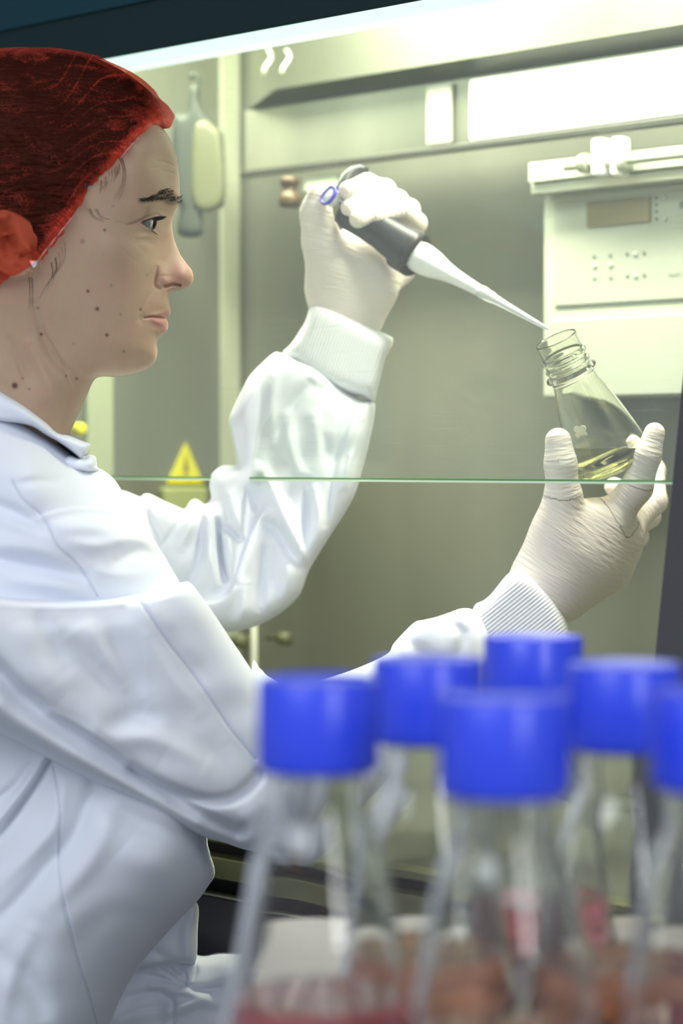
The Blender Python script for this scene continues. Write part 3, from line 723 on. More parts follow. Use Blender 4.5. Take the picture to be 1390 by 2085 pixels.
# the ear: raised shell with hollow
face_f += [([(28, 505)], 46, 0.010), ([(10, 440), (-25, 450), (-35, 490), (-10, 540), (30, 562), (58, 552)], 11, 0.0085), ([(62, 540), (55, 556)], 12, 0.004),
           ([(12, 478), (22, 515)], 16, -0.016), ([(58, 500), (62, 516)], 8, 0.005), ([(45, 524)], 7, -0.004), ([(80, 530), (92, 470)], 8, -0.003)]
EYEa = spline(EYE)
def eyecut(X, Y):
    d = sdf2(X, Y, EYEa); return -0.0052*np.clip(d/1.8+0.3, 0, 1)
S = puff(head_poly, 1.6, MIDH, Thead, Lhead, feats=face_f, extra=eyecut, it=420)
HEAD = S
# pigment, plus lamp light painted on cheek and forehead
rs = np.random.RandomState(3)
X, Y = S.px, S.py
def blob(x, y, rx, ry=None): ry = ry or rx; return np.exp(-(((X-x)/rx)**2+((Y-y)/ry)**2))
def pol(p, soft):
    q = spline(p); return np.clip(sdf2(X, Y, q)/soft+0.5, 0, 1)
def lerp(c, k, f): return c*(1-f[:, None])+np.array(k)*f[:, None]
n1 = sum(np.cos(X*a+Y*b+c) for a, b, c in [(rs.randn()*0.12, rs.randn()*0.12, rs.rand()*6) for _ in range(10)])/10
n2 = sum(np.cos(X*a+Y*b+c) for a, b, c in [(rs.randn()*0.6, rs.randn()*0.6, rs.rand()*6) for _ in range(14)])/14
col = np.tile(np.array([[0.45, 0.318, 0.212]]), (len(X), 1))
col = lerp(col, (0.46, 0.27, 0.205), np.clip(0.30+n1, 0, 1)*0.45)
col = lerp(col, (0.54, 0.385, 0.27), np.clip(n2, 0, 1)*0.30)
col = lerp(col, (0.50, 0.24, 0.19), np.clip(blob(368, 555, 22, 26)+blob(340, 570, 20, 16)*0.7+blob(250, 560, 40, 50)*0.25, 0, 1)*0.6)
col = lerp(col, (0.60, 0.45, 0.29), np.clip(blob(290, 520, 24, 45)+blob(320, 330, 30, 40)*0.6, 0, 1)*0.5)  # yellowish lamp light painted into the skin colour
lips = pol([(300, 645.5), (316, 640), (334, 633), (348, 628), (350, 640), (346, 660), (344, 674), (328, 676), (316, 664), (306, 652)], 4)
col = lerp(col, (0.44, 0.195, 0.165), lips*0.75)
brow = pol([(283, 413), (303, 404.5), (319, 396), (331, 387), (348, 387.5), (361, 397), (368, 405), (356, 416.5), (342, 417), (328, 409.5), (306, 411.5)], 7)
col = lerp(col, (0.10, 0.065, 0.04), brow*(0.68+0.2*np.sin(X*1.1+Y*0.5)))
lid = pol([(258, 457), (274, 450), (297, 442), (321, 435), (330, 441), (322, 447), (303, 448), (288, 454), (272, 458)], 5)
col = lerp(col, (0.33, 0.17, 0.14), lid*0.55)
eyeline = np.clip(1-np.abs(sdf2(X, Y, EYEa))/2.4, 0, 1)
col = lerp(col, (0.05, 0.03, 0.03), eyeline*0.75)
for x, y, r, f in ((213, 468.5, 2.6, .8), (179, 593, 2.8, .85), (198, 629, 3.6, .9), (217.5, 682, 3.0, .9), (84, 680.5, 2.8, .9), (77, 627, 2.2, .6), (30, 785, 5.5, .95),
                   (168, 491.6, 4, .4), (135, 765, 2, .6), (156, 771, 2.4, .7), (286, 630, 2.6, .6), (226, 581, 2.4, .4), (252, 716, 2.6, .4), (60, 792, 2, .6), (245, 640, 2, .35),
                   (46, 770, 1.8, .5), (230, 420, 2, .4), (300, 560, 2, .3), (150, 700, 1.8, .4)):
    col = lerp(col, (0.09, 0.035, 0.02), np.clip(1.6*blob(x, y, r), 0, 1)*f)
ear = np.clip(blob(25, 505, 55, 75)*1.4, 0, 1); col = lerp(col, (0.50, 0.27, 0.19), ear*0.4)
col = lerp(col, (0.42, 0.20, 0.14), ear*0.35)
hd_V, hd_F, hd_col = S.V, S.F, col

# bones of arms and hands (image x, image y, distance, radius in mm)
right_palm = [
    [(1130, 1190, 1.752, 21), (1170, 1130, 1.750, 19), (1225, 1072, 1.752, 13.5)],
    [(1160, 1190, 1.760, 19), (1215, 1130, 1.765, 18), (1252, 1080, 1.765, 13.5)],
    [(1160, 1062, 1.742, 11), (1205, 1058, 1.748, 10), (1248, 1052, 1.752, 11)], [(1150, 1110, 1.745, 15), (1210, 1100, 1.752, 15), (1262, 1100, 1.770, 13)],
    [(1268, 1112, 1.785, 12), (1262, 1085, 1.772, 12.5)]]
right_hand = [
    [(1098, 1212, 1.752, 25), (1122, 1178, 1.752, 25)],
    [(1110, 1190, 1.752, 24), (1150, 1125, 1.752, 22), (1203, 1066, 1.752, 15)],
    [(1128, 1205, 1.757, 22), (1190, 1140, 1.757, 23), (1236, 1066, 1.758, 14)],
    [(1150, 1205, 1.765, 18), (1215, 1150, 1.770, 20), (1262, 1085, 1.770, 14)],
    [(1165, 1198, 1.775, 15), (1235, 1155, 1.785, 17), (1268, 1112, 1.790, 12)],
    [(1105, 1165, 1.748, 20), (1132, 1085, 1.742, 16.5), (1146, 1010, 1.735, 13), (1141, 945, 1.728, 12.2), (1136, 898, 1.728, 10.2)],
    [(1236, 1066, 1.757, 14), (1296, 992, 1.745, 12.2), (1318, 928, 1.738, 10), (1332, 882, 1.738, 8.2)]]
rh_mid = [[(1262, 1085, 1.770, 13), (1330, 1020, 1.790, 10.5), (1330, 958, 1.822, 9.2), (1300, 903, 1.828, 8)]]
rh_ring = [[(1255, 1098, 1.785, 12), (1318, 1050, 1.825, 10), (1285, 1008, 1.848, 9), (1250, 992, 1.846, 8.0)]]
rh_pink = [[(1256, 1128, 1.797, 11), (1296, 1092, 1.838, 9), (1272, 1048, 1.860, 8), (1246, 1024, 1.858, 7)]]
left_hand = [
    [(700, 652, 1.885, 24), (712, 610, 1.885, 25), (716, 575, 1.885, 24)],
    [(676, 640, 1.880, 16), (672, 590, 1.878, 18), (676, 545, 1.872, 19), (655, 492, 1.872, 14.5), (643, 435, 1.866, 11.2), (650, 398, 1.862, 9.8)],
    [(745, 650, 1.887, 14), (758, 590, 1.885, 18), (765, 560, 1.888, 18), (775, 520, 1.905, 16), (790, 470, 1.925, 14)],
    [(700, 570, 1.882, 22), (722, 545, 1.885, 21), (730, 500, 1.905, 16), (745, 440, 1.925, 13)],
    [(790, 570, 1.905, 12), (812, 545, 1.915, 12), (835, 500, 1.925, 12)]]
lh_index = [[(752, 430, 1.925, 11), (783, 388, 1.905, 9.0), (748, 374, 1.858, 8.0), (708, 388, 1.842, 7.8)]]
lh_mid = [[(780, 445, 1.930, 11), (808, 410, 1.902, 9.2), (760, 403, 1.852, 7.8), (711, 424, 1.840, 7.6)]]
lh_ring = [[(808, 460, 1.930, 11), (832, 428, 1.900, 9), (780, 424, 1.850, 7.6), (729, 446, 1.834, 7.6)]]
lh_pink = [[(832, 490, 1.925, 10.5), (847, 455, 1.895, 8.6), (815, 428, 1.856, 7.4), (766, 440, 1.842, 7.2)]]
def chains(*gs): return [b for g in gs for c in g for b in B(c)]
def combine(parts):
    V = []; Fc = []; W = []; o = 0
    for v, f, w_ in parts: V.append(v); Fc.append(f+o); W.append(w_); o += len(v)
    return np.concatenate(V), np.concatenate(Fc), np.concatenate(W)
def handmesh(palm, fingers, res, kp, kf, grow=0.0):
    pb_ = chains(palm); fb_ = [chains(g) for g in fingers]
    v, f = skin_groups([(pb_, kp)]+[(b, 0.0016) for b in fb_], res, kf, grow)
    return v, f, along(v, pb_+[x for b in fb_ for x in b], len(pb_))
RP = right_palm+right_hand[:4]+[right_hand[4], right_hand[5][:3]]
RF = [[right_hand[5]], [right_hand[6]], rh_mid, rh_ring, rh_pink]
LPm = left_hand; LFg = [lh_index, lh_mid, lh_ring, lh_pink]
rG = handmesh(RP, RF, 0.0012, 0.0045, 0.0020)
lG = handmesh(LPm, LFg, 0.0012, 0.0040, 0.0008)

# body under the coat, arms, hands inside the gloves, legs
def W(*p): return np.array(p, float)
tb = []
neck = P(0, 960, 1.66); pel = Vector((-0.30, 1.70, 0.60))
def cap(a, b, ra, rb): tb.append((np.array(a), np.array(b), ra, rb))
cap(P(10, 930, 1.66), P(-20, 1150, 1.68), 0.050, 0.085); cap(P(-20, 1150, 1.68), P(0, 1500, 1.69), 0.09, 0.085); cap(P(0, 1500, 1.69), pel, 0.085, 0.09)
cap(P(-20, 1100, 1.67), P(90, 1160, 1.58), 0.06, 0.04); cap(P(-20, 1100, 1.67), P(100, 1130, 1.79), 0.06, 0.035)
cap(P(90, 1170, 1.57), P(200, 1350, 1.545), 0.036, 0.033); cap(P(200, 1350, 1.545), P(560, 1590, 1.63), 0.033, 0.028); cap(P(560, 1590, 1.63), P(900, 1380, 1.71), 0.028, 0.022); cap(P(900, 1380, 1.71), P(1085, 1230, 1.752), 0.021, 0.020)
cap(P(100, 1130, 1.79), P(300, 1150, 1.85), 0.033, 0.030); cap(P(300, 1150, 1.85), P(520, 1140, 1.89), 0.030, 0.028); cap(P(520, 1140, 1.89), P(700, 680, 1.886), 0.028, 0.019)
hipr = pel+Vector((0.02, -0.06, -0.04)); hipl = pel+Vector((0.02, 0.08, -0.04))
kr = Vector((0.02, 1.76, 0.50)); kl = Vector((0.02, 1.84, 0.48))
cap(hipr, kr, 0.07, 0.045); cap(hipl, kl, 0.07, 0.045)
for kk, ax_ in ((kr, Vector((-0.04, 1.66, 0.10))), (kl, Vector((-0.04, 1.82, 0.10)))):
    cap(kk, ax_, 0.055, 0.035); cap(ax_, ax_+Vector((0.15, 0.0, -0.06)), 0.036, 0.03)
bv, bf = skin_bones(tb, 0.007, 0.012)
hr = handmesh(RP, RF, 0.0025, 0.0045, 0.0020, -0.0022)[:2]
hl = handmesh(LPm, LFg, 0.0025, 0.0040, 0.0014, -0.0022)[:2]
Vs = [hd_V, bv, hr[0], hl[0]]; Fs = [hd_F, bf, hr[1], hl[1]]; o = 0; FF = []
for v, f in zip(Vs, Fs): FF.append(f+o); o += len(v)
cols = np.concatenate([hd_col]+[np.tile(np.array([[0.52, 0.36, 0.27]]), (len(v), 1)) for v in Vs[1:]])
person = raw('person', np.concatenate(Vs), np.concatenate(FF), M['skin'], cols=cols)
tag(person, 'person in red hairnet and white lab coat holding a flask and a pipette', 'person')
raw('glove', *rG[:2], M['glove'], person, vecs=rG[2])
raw('glove', *lG[:2], M['glove'], person, vecs=lG[2])

# eye, lashes, brow hairs, loose hairs
EYEg = [(285, 453), (295, 446.5), (304, 444), (313, 443.5), (320, 447), (320.5, 458), (315, 470), (306, 470.5), (297, 466), (290, 460)]
ES = puff(EYEg, 1.0, lambda X, Y: MIDH-Thead(X, Y)+0.0060+0.00003*(X-303)**2*0.3, 0.0040, 3)
ex, ey = ES.px, ES.py
ecol = np.tile(np.array([[0.20, 0.205, 0.225]]), (len(ex), 1))
def elerp(c, k_, f): return c*(1-f[:, None])+np.array(k_)*f[:, None]
ecol = elerp(ecol, (0.30, 0.16, 0.14), np.clip((292-ex)/6, 0, 1)*0.7)
ecol = elerp(ecol, (0.10, 0.115, 0.13), np.clip((1-(((ex-309)/6.5)**2+((ey-457)/10)**2))*4, 0, 1))
ecol = elerp(ecol, (0.008, 0.008, 0.010), np.clip((1-(((ex-313)/3.6)**2+((ey-457)/7.5)**2))*4, 0, 1))
M['eye'] = mat('eyeball', (0.5, 0.5, 0.5), 0.06, coat=0.8); n_, l_, b_ = nodes(M['eye'])
at_ = n_.new('ShaderNodeAttribute'); at_.attribute_name = 'pigment'; l_.new(at_.outputs['Color'], b_.inputs['Base Color'])
raw('eye', ES.V, ES.F, M['eye'], person, cols=ecol)
def strands(name, lst, m, parent):
    bm = bmesh.new()
    for pts, r, lift in lst:
        q = spline(pts, False, 3)
        tube_mesh(bm, [P(x, y, at(HEAD, x, y)-lift*(i/len(q) if lift > 0.002 else 1)) for i, (x, y) in enumerate(q)], [r*(1-0.8*i/len(q)) for i in range(len(q))], 3)
    return bmobj(name, bm, m, parent, True)
rr = random.Random(5); ls = []
for i in range(150):
    u = rr.random(); x = 290+u*70; cy = 410-26*math.exp(-((x-345)/30)**2)*0.75-(x-290)*0.0; hh = 3+9*math.exp(-((x-347)/24)**2)
    y = 408-12*math.exp(-((x-342)/26)**2)+(rr.random()-0.5)*2*hh
    ln = 7+rr.random()*6; an = 0.35+rr.random()*0.5
    ls.append(([(x, y), (x-ln*0.5*math.cos(an*0.7), y-ln*0.1), (x-ln, y+ln*0.28*rr.random())], 0.00022, 0.0006))
for i in range(14):
    y = 400+rr.random()*18; ls.append(([(361, y), (367, y-1), (371, y-3-rr.random()*4)], 0.00018, 0.0002))
strands('eyebrow', ls, M['brow'], person)
ls = []
for i in range(46):
    u = i/45; x0 = 292+u*27; y0 = 451-5*math.sin(u*2.6); ln = 9+13*u
    b0 = P(x0, y0, at(HEAD, 300+u*10, 444)-0.0010); dr = Vector((0.5+0.5*u, -0.55+0.2*u, -0.15)).normalized()
    ls.append((b0, dr, ln*0.00036))
bm = bmesh.new()
for b0, dr, ln in ls: tube_mesh(bm, [b0+dr*(ln*k/4)+Vector((0, 0, ln*0.45*(k/4)**2)) for k in range(5)], [0.00035, 0.0003, 0.00025, 0.0002, 0.0001], 4)
for i in range(10):
    u = i/9; b0 = P(305+u*10, 467+u*6, at(HEAD, 308, 472)-0.0006)
    tube_mesh(bm, [b0+Vector((0.7, -0.4, -0.55)).normalized()*(0.0042*k/3) for k in range(4)], [0.0003, 0.00024, 0.0002, 0.0001], 4)
bmobj('eyelashes', bm, M['black'], person, True)
ls = []
for i in range(6):
    x = 104+i*5+rr.random()*3; y = 548-i*8-rr.random()*8; q = [(x, y-8), (x+1+rr.random()*2, y+18), (x-6-rr.random()*6, y+40), (x-12-rr.random()*16, y+48+rr.random()*26)]
    ls.append((q, 0.00012+0.00010*(i < 2), 0.0006))
for i in range(4):
    x = 56+rr.random()*12; ls.append(([(x, 565), (x+1, 590), (x-4+rr.random()*6, 618+rr.random()*22)], 0.00013, 0.0008))
for i in range(5):
    x = 250+rr.random()*12; ls.append(([(x-8, 318), (x, 345), (x+rr.random()*6-6, 372+rr.random()*12), (x-12-rr.random()*10, 400+rr.random()*18)], 0.00012, 0.0008))
for i in range(12):
    x = 205+rr.random()*38; y = 378-(x-205)*0.9; ls.append(([(x, y-10), (x-2+rr.random()*3, y+5), (x-9+rr.random()*6, y+13+rr.random()*10)], 0.00013, 0.0006))
for i in range(6):
    x = 178+rr.random()*20; ls.append(([(x, 425), (x+8, 440), (x+18+rr.random()*12, 446+rr.random()*8)], 0.00012, 0.0006))
tag(strands('loose_hair', ls, M['brow'], person), kind='stuff')

# hair and net: both follow the skull
skull = [(352, 246), (343, 262), (322, 285), (280, 330), (230, 400), (190, 460), (150, 520), (100, 580), (40, 640), (-80, 650), (-165, 590), (-205, 500),
         (-222, 390), (-212, 262), (-165, 168), (-80, 116), (40, 98), (140, 102), (195, 113), (256, 141), (314, 184), (341, 215)]
def grown(px, amount):
    def f(X, Y): return Thead(np.clip(X, -195, 345), np.clip(Y, 125, 640))+amount
    return f
hairclip = [(335, 238), (318, 250), (285, 275), (250, 312), (225, 338), (196, 364), (176, 384), (160, 420), (138, 452), (118, 482), (98, 506), (80, 515), (70, 485), (60, 450), (20, 428), (-20, 432),
            (-52, 480), (-42, 540), (0, 580), (-60, 612), (-150, 580), (-196, 490), (-212, 390), (-203, 265), (-158, 175), (-75, 124), (40, 106), (150, 108), (205, 122), (260, 151), (305, 186), (328, 214)]
HS = puff(skull, 3, MIDH, grown(None, 0.0022), 55, clip=hairclip, noise=0.0007, nscale=14)
raw('hair', HS.V, HS.F, M['hair'], person)
net = [(0, 97.5), (86, 96), (138, 101), (193, 112), (221, 125), (255, 140), (287, 159), (314, 183), (326, 201), (341, 214), (350, 226), (356, 236), (354, 243), (352, 249), (346, 260), (336, 262), (328, 262),
       (320, 262), (311, 267), (302, 280), (297, 284), (287, 295), (281, 305), (276, 307), (269, 322), (262, 331), (252, 334), (243, 349), (238, 354), (229, 357), (222, 367), (212, 374), (207, 381), (196, 388), (187, 397),
       (187, 408), (184, 419), (177, 425), (174, 434), (167, 439), (160, 447), (155, 460), (148, 467), (146, 478), (139, 483), (134, 490), (127, 495), (122, 508), (114, 516), (110, 527), (99, 532), (93, 540), (84, 543), (82, 552), (70, 557),
       (62, 566), (50, 572), (36, 577), (21, 581), (0, 592), (-40, 606), (-100, 606), (-165, 566), (-205, 492), (-226, 390), (-216, 262), (-170, 165), (-85, 112)]
band = [(338, 250), (300, 268), (266, 296.5), (207, 371), (152, 436), (97, 504), (60, 548), (10, 575)]
bandS = spline(band, False)
def netextra(X, Y):
    d, s, u = seg_dist(X, Y, bandS, False)
    ph = u*150+np.sin(u*31)*2.2
    ruff = 0.0016*np.sin(ph)*np.exp(-(d/26)**2)+0.0010*np.sin(ph*0.43+1)*np.exp(-(d/60)**2)
    ridge = 0.0022*np.exp(-((d-9)/6)**2)-0.0016*np.exp(-(d/4)**2)
    # billows of the net
    bl = 0.0016*np.sin(X*0.035+Y*0.06+1.4*np.sin(Y*0.02))+0.0009*np.sin(X*0.11-Y*0.05+np.sin(X*0.03)*2)
    earb = 0.0105*np.exp(-(((X-15)/52)**2+((Y-505)/62)**2))
    return ruff+ridge+bl+earb
NS = puff(skull if False else net, 2.0, MIDH, grown(None, 0.0078), 50, clip=net, extra=netextra)
dB, sB_, uB = seg_dist(NS.px, NS.py, bandS, False)
dN = np.abs(sdf2(NS.px, NS.py, spline(net, n=2)))
top = np.clip(1-dN/42, 0, 1)
ridg = np.abs(np.sin(NS.px*0.05+NS.py*0.09+2*np.sin(NS.py*0.022)+1.2*np.sin(NS.px*0.04)))
cover = 0.0+0.55*np.exp(-(dB/15)**2)+0.20*np.exp(-(dB/42)**2)+0.50*top**2+0.30*np.exp(-(ridg/0.12)**2)*np.exp(-((NS.px-190)/110)**2)
cover += 0.28*np.exp(-(((NS.px-325)/55)**2+((NS.py-240)/50)**2))
cover += 0.12*np.exp(-(((NS.px-15)/60)**2+((NS.py-570)/30)**2))
cover -= 0.22*np.exp(-(((NS.px-10)/60)**2+((NS.py-495)/55)**2))
fr = np.zeros(len(NS.px), bool); fr[:NS.n] = True
cover *= 1-0.85*np.exp(-(((NS.px-8)/58)**4+((NS.py-500)/58)**4))
hn = raw('hairnet', NS.V, NS.F, M['net'], person, floats=np.clip(cover, 0, 1.2))
bm = bmesh.new()
q = bandS[(bandS[:, 0] < 292) & (bandS[:, 0] > 60)]
for i in range(0, len(q)-2, 2): tube_mesh(bm, [P(x, y, at(NS, x, y)-0.0009) for x, y in q[i:i+3]], 0.0007, 6)
bmobj('elastic_band', bm, M['elastic'], hn, True)
bm = bmesh.new(); bmesh.ops.create_icosphere(bm, subdivisions=1, radius=0.0034, matrix=Matrix.Translation(P(68, 536, at(NS, 68, 536)-0.001)))
bmobj('earring', bm, M['gem'], person)

# ---------------------------------------------------------------- lab coat
MIDT = 1.68
torso = [(-420, 880), (-200, 800), (-60, 770), (0, 797), (60, 838), (120, 893), (163, 926), (182, 930), (196, 940), (198, 952), (210, 957.5), (232, 975), (250, 1001), (278, 1037), (300, 1074), (322, 1112), (345, 1150),
         (372, 1200), (410, 1300), (430, 1500), (422, 1690), (427, 1735), (436, 1765), (436, 1785), (424, 1804), (400, 1837), (362, 1876), (308, 1936), (280, 1974), (257, 2012), (234, 2061), (205, 2140), (120, 2300), (-420, 2320)]
tw = [(0, 800, 90), (80, 870, 88), (150, 930, 82), (200, 970, 90), (240, 1030, 120), (290, 1090, 130), (0, 900, 130), (60, 960, 160), (120, 1040, 165), (170, 1130, 168), (230, 1180, 150), (300, 1150, 128),
      (0, 1050, 165), (-150, 950, 150), (-150, 1100, 165), (0, 1200, 165), (100, 1210, 162), (350, 1300, 110), (200, 1400, 150), (0, 1500, 150), (100, 1600, 160), (250, 1700, 165), (350, 1750, 150), (410, 1770, 120),
      (0, 1800, 165), (150, 1900, 172), (280, 1880, 140), (100, 2080, 170), (-200, 2100, 150), (-300, 1500, 130), (-200, 1300, 160), (230, 2000, 130)]
Tt = rbf([(a, b) for a, b, c in tw], [c/1000 for a, b, c in tw])
tf = [
    ([(60, 1056), (85, 1047), (133, 1034), (177, 1030), (226, 1035), (262, 1041)], 30, -0.006, 'r'),
    ([(100, 1058), (133, 1050), (181, 1046), (234, 1056), (270, 1070)], 13, -0.006), ([(130, 1075), (190, 1072), (240, 1088)], 18, 0.004),
    ([(215, 1000), (240, 1018), (262, 1034), (279, 1052), (289, 1078)], 5, -0.010), ([(235, 985), (262, 1015), (290, 1058), (312, 1100)], 8, 0.005),
    ([(240, 1140), (262, 1126), (290, 1121), (326, 1136)], 13, -0.010), ([(250, 1100), (290, 1100), (320, 1118)], 12, 0.004),
    ([(-30, 1132), (20, 1141), (80, 1150), (129, 1163), (165, 1172)], 14, -0.010), ([(-20, 1100), (60, 1112), (120, 1128)], 18, 0.005), ([(20, 1180), (110, 1192), (160, 1200)], 16, 0.004),
    ([(30, 986), (80, 979), (120, 982)], 9, -0.004), ([(-30, 1020), (10, 1035), (45, 1052), (85, 1080)], 14, -0.006), ([(0, 1060), (60, 1080), (110, 1100)], 14, 0.003),
    ([(24, 976), (48, 1017), (85, 1049), (117, 1109), (149, 1138), (173, 1170), (199, 1214)], 3.0, -0.0022),
    ([(140, 1105), (200, 1110), (260, 1095)], 14, 0.004), ([(180, 1160), (240, 1175), (300, 1165)], 16, 0.004), ([(20, 900), (90, 930), (150, 960)], 20, 0.003),
    # lower torso
    ([(108, 1540), (101, 1549), (75, 1590), (40, 1640), (-10, 1712)], 7, -0.011), ([(92, 1545), (62, 1590), (25, 1640), (-20, 1690)], 11, 0.007),
    ([(60, 1560), (30, 1600), (-20, 1640)], 9, -0.005), ([(130, 1600), (110, 1680), (60, 1740), (0, 1800)], 16, 0.005),
    ([(190, 1600), (173, 1645), (150, 1700), (101, 1757), (48, 1823), (-20, 1890)], 17, -0.008), ([(230, 1640), (200, 1720), (160, 1780), (90, 1850)], 24, 0.005),
    ([(107, 1561), (121, 1642), (119, 1742), (125, 1811), (141, 1883), (161, 1964), (177, 2012), (197, 2085)], 2.6, -0.0022),
    ([(0, 1950), (60, 2000), (90, 2085)], 26, -0.006), ([(250, 1720), (300, 1760), (380, 1800)], 40, 0.006), ([(170, 1900), (240, 1860), (330, 1880)], 30, -0.004),
    ([(200, 1620), (260, 1660), (360, 1700), (410, 1722)], 22, -0.007), ([(60, 1900), (20, 1990), (0, 2080)], 22, 0.005)]
TS = puff(torso, 4, MIDT, Tt, lambda X, Y: 70-44*np.clip((X-100)/150, 0, 1)*np.clip((1200-Y)/200, 0, 1), feats=tf, it=900, noise=0.0012, nscale=30)
coat = raw('lab_coat', TS.V, TS.F, M['coat'], person)
def tube_on(S_, pts, r, m, parent, name, off=0.0003):
    q = spline(pts, False, 6); bm = bmesh.new(); tube_mesh(bm, [P(x, y, at(S_, x, y)-off) for x, y in q], r, 5); return bmobj(name, bm, m, parent, True)
tube_on(TS, [(24, 976), (48, 1017), (85, 1049), (117, 1109), (149, 1138), (173, 1170), (199, 1214)], 0.0006, M['seam'], coat, 'seam')
tube_on(TS, [(107, 1561), (121, 1642), (119, 1742), (125, 1811), (141, 1883), (161, 1964), (177, 2012), (197, 2085), (215, 2180)], 0.0007, M['seam'], coat, 'seam')
# collar
S = puff([(-150, 720), (-80, 742), (0, 794), (40, 818), (72, 841), (97, 861), (117, 880), (141, 886), (165, 896), (184, 904), (180, 915), (176, 924), (163, 935), (149, 924), (121, 904), (93, 889), (64, 871), (32, 865), (0, 863), (-80, 850), (-150, 840)],
         2, lambda X, Y: 1.66-0*X, lambda X, Y: 0.086-0.012*np.clip((X-60)/100, 0, 1)+0.012*np.clip((40-X)/160, 0, 1), 7,
         feats=[([(0, 826), (60, 846), (120, 889), (160, 905)], 12, 0.003)])
raw('collar', S.V, S.F, M['coat'], coat)
S = puff([(140, 925), (165, 933), (182, 926), (195, 931), (197, 948), (200, 960), (150, 965), (120, 940)], 2, 1.66, 0.070, 8)
raw('placket', S.V, S.F, M['coat'], coat)
# lower front flap and lap
S = puff([(300, 1900), (340, 1850), (399, 1836), (402, 1900), (400, 1955), (393, 1964), (360, 1963), (322, 1968), (286, 1974), (262, 1960)], 3, 1.735, 0.045, 9,
         feats=[([(399, 1850), (380, 1900), (385, 1960)], 12, 0.004), ([(300, 1930), (350, 1960)], 12, -0.004)], noise=0.001, nscale=20)
raw('front_flap', S.V, S.F, M['coat'], coat)
S = puff([(60, 2120), (110, 2010), (190, 1940), (300, 1915), (370, 1935), (412, 1946), (450, 1940), (520, 1945), (600, 1985), (650, 2090), (660, 2300), (60, 2320)], 3, 1.80, 0.09, 30,
         feats=[([(300, 1985), (340, 1995), (376, 2006)], 5, -0.004), ([(325, 1972), (352, 1988), (376, 2006)], 4, -0.004), ([(350, 1968), (366, 1986), (378, 2006)], 4, -0.004), ([(372, 1966), (376, 1984), (381, 2004)], 4, -0.004),
                ([(398, 1962), (398, 1982), (386, 2004)], 4, -0.004), ([(376, 2006), (410, 2016), (450, 2010)], 6, -0.005), ([(260, 2030), (310, 2020), (370, 2012)], 7, -0.004), ([(250, 2070), (290, 2055), (340, 2048)], 6, -0.003),
                ([(330, 2025), (352, 2040), (350, 2085)], 6, -0.004), ([(310, 2010), (360, 2018), (420, 2030)], 9, 0.005), ([(345, 2062), (400, 2040), (440, 2044)], 12, 0.006)], noise=0.002, nscale=14)
raw('coat_skirt', S.V, S.F, M['coat'], coat)
# near sleeve, upper arm
near = [(-420, 1210), (-200, 1205), (-60, 1207), (0, 1215), (100, 1220), (200, 1218), (260, 1211), (300, 1205), (345, 1193), (370, 1186), (383, 1185), (396, 1196), (430, 1242), (470, 1302), (508, 1358), (560, 1440), (630, 1540), (650, 1620),
        (610, 1700), (560, 1732), (504, 1731), (455, 1715), (411, 1703), (363, 1683), (282, 1641), (226, 1612), (169, 1586), (101, 1548), (50, 1518), (0, 1491), (-120, 1420), (-300, 1330), (-420, 1300)]
nf = [
    ([(-40, 1345), (0, 1372), (40, 1414), (101, 1462), (161, 1500), (222, 1540), (282, 1584), (342, 1620), (403, 1655), (483, 1693)], 19, -0.016, 't'),
    ([(101, 1448), (161, 1478), (222, 1520), (282, 1567), (342, 1603), (403, 1638), (483, 1678)], 8, 0.003, 't'),
    ([(0, 1440), (80, 1500), (160, 1545), (260, 1596), (400, 1672)], 18, 0.004, 't'),
    ([(-40, 1300), (0, 1320), (60, 1370), (130, 1425)], 26, 0.006), ([(141, 1291), (169, 1327), (209, 1375), (258, 1430), (300, 1455)], 20, -0.009),
    ([(70, 1240), (80, 1258), (97, 1298), (133, 1355)], 16, -0.006), ([(30, 1270), (60, 1320), (110, 1390)], 22, 0.005), ([(120, 1260), (150, 1290), (200, 1345)], 15, 0.004),
    ([(201, 1255), (228, 1310), (258, 1363), (300, 1420)], 18, -0.005), ([(180, 1280), (215, 1340), (250, 1395)], 14, 0.004),
    ([(235, 1478), (262, 1462), (310, 1462)], 18, -0.008), ([(200, 1490), (240, 1502), (300, 1502), (350, 1520), (420, 1555)], 18, 0.007), ([(330, 1540), (400, 1580), (460, 1590)], 26, 0.006),
    ([(270, 1568), (310, 1592), (363, 1616), (420, 1630), (465, 1628), (500, 1610), (526, 1580)], 11, -0.009, 't'), ([(440, 1655), (490, 1668), (520, 1640)], 14, 0.003),
    ([(278, 1214), (306, 1254), (342, 1307), (383, 1359), (427, 1420), (467, 1480), (500, 1520), (520, 1545)], 2.8, -0.0022, 't'),
    ([(300, 1222), (340, 1212), (375, 1200)], 9, 0.003), ([(330, 1250), (360, 1300), (390, 1335)], 16, 0.003), ([(0, 1228), (120, 1233), (250, 1226)], 8, 0.004, 't'), ([(0, 1250), (100, 1262), (260, 1250)], 16, -0.005),
    ([(355, 1290), (372, 1330), (410, 1380)], 12, -0.003), ([(300, 1300), (340, 1370), (400, 1450)], 14, 0.004), ([(170, 1520), (250, 1572), (340, 1630)], 5, 0.0015, 't'),
    ([(455, 1520), (480, 1560), (500, 1600)], 16, 0.003)]
nf = [(f[0], f[1]*(1.0 if len(f) > 3 else 1.25), f[2]*(1.0 if len(f) > 3 else 0.62))+tuple(f[3:]) for f in nf]
def dnear(X, Y): return 1.50+np.clip((X+100)/700, 0, 1)*0.13
NR = puff(near, 3.4, dnear, lambda X, Y: 0.070-0.012*np.clip((X-300)/300, 0, 1), lambda X, Y: 46-24*np.clip((1330-Y-np.clip(X-380, 0, 400))/110, 0, 1), feats=nf, it=700, noise=0.0010, nscale=26)
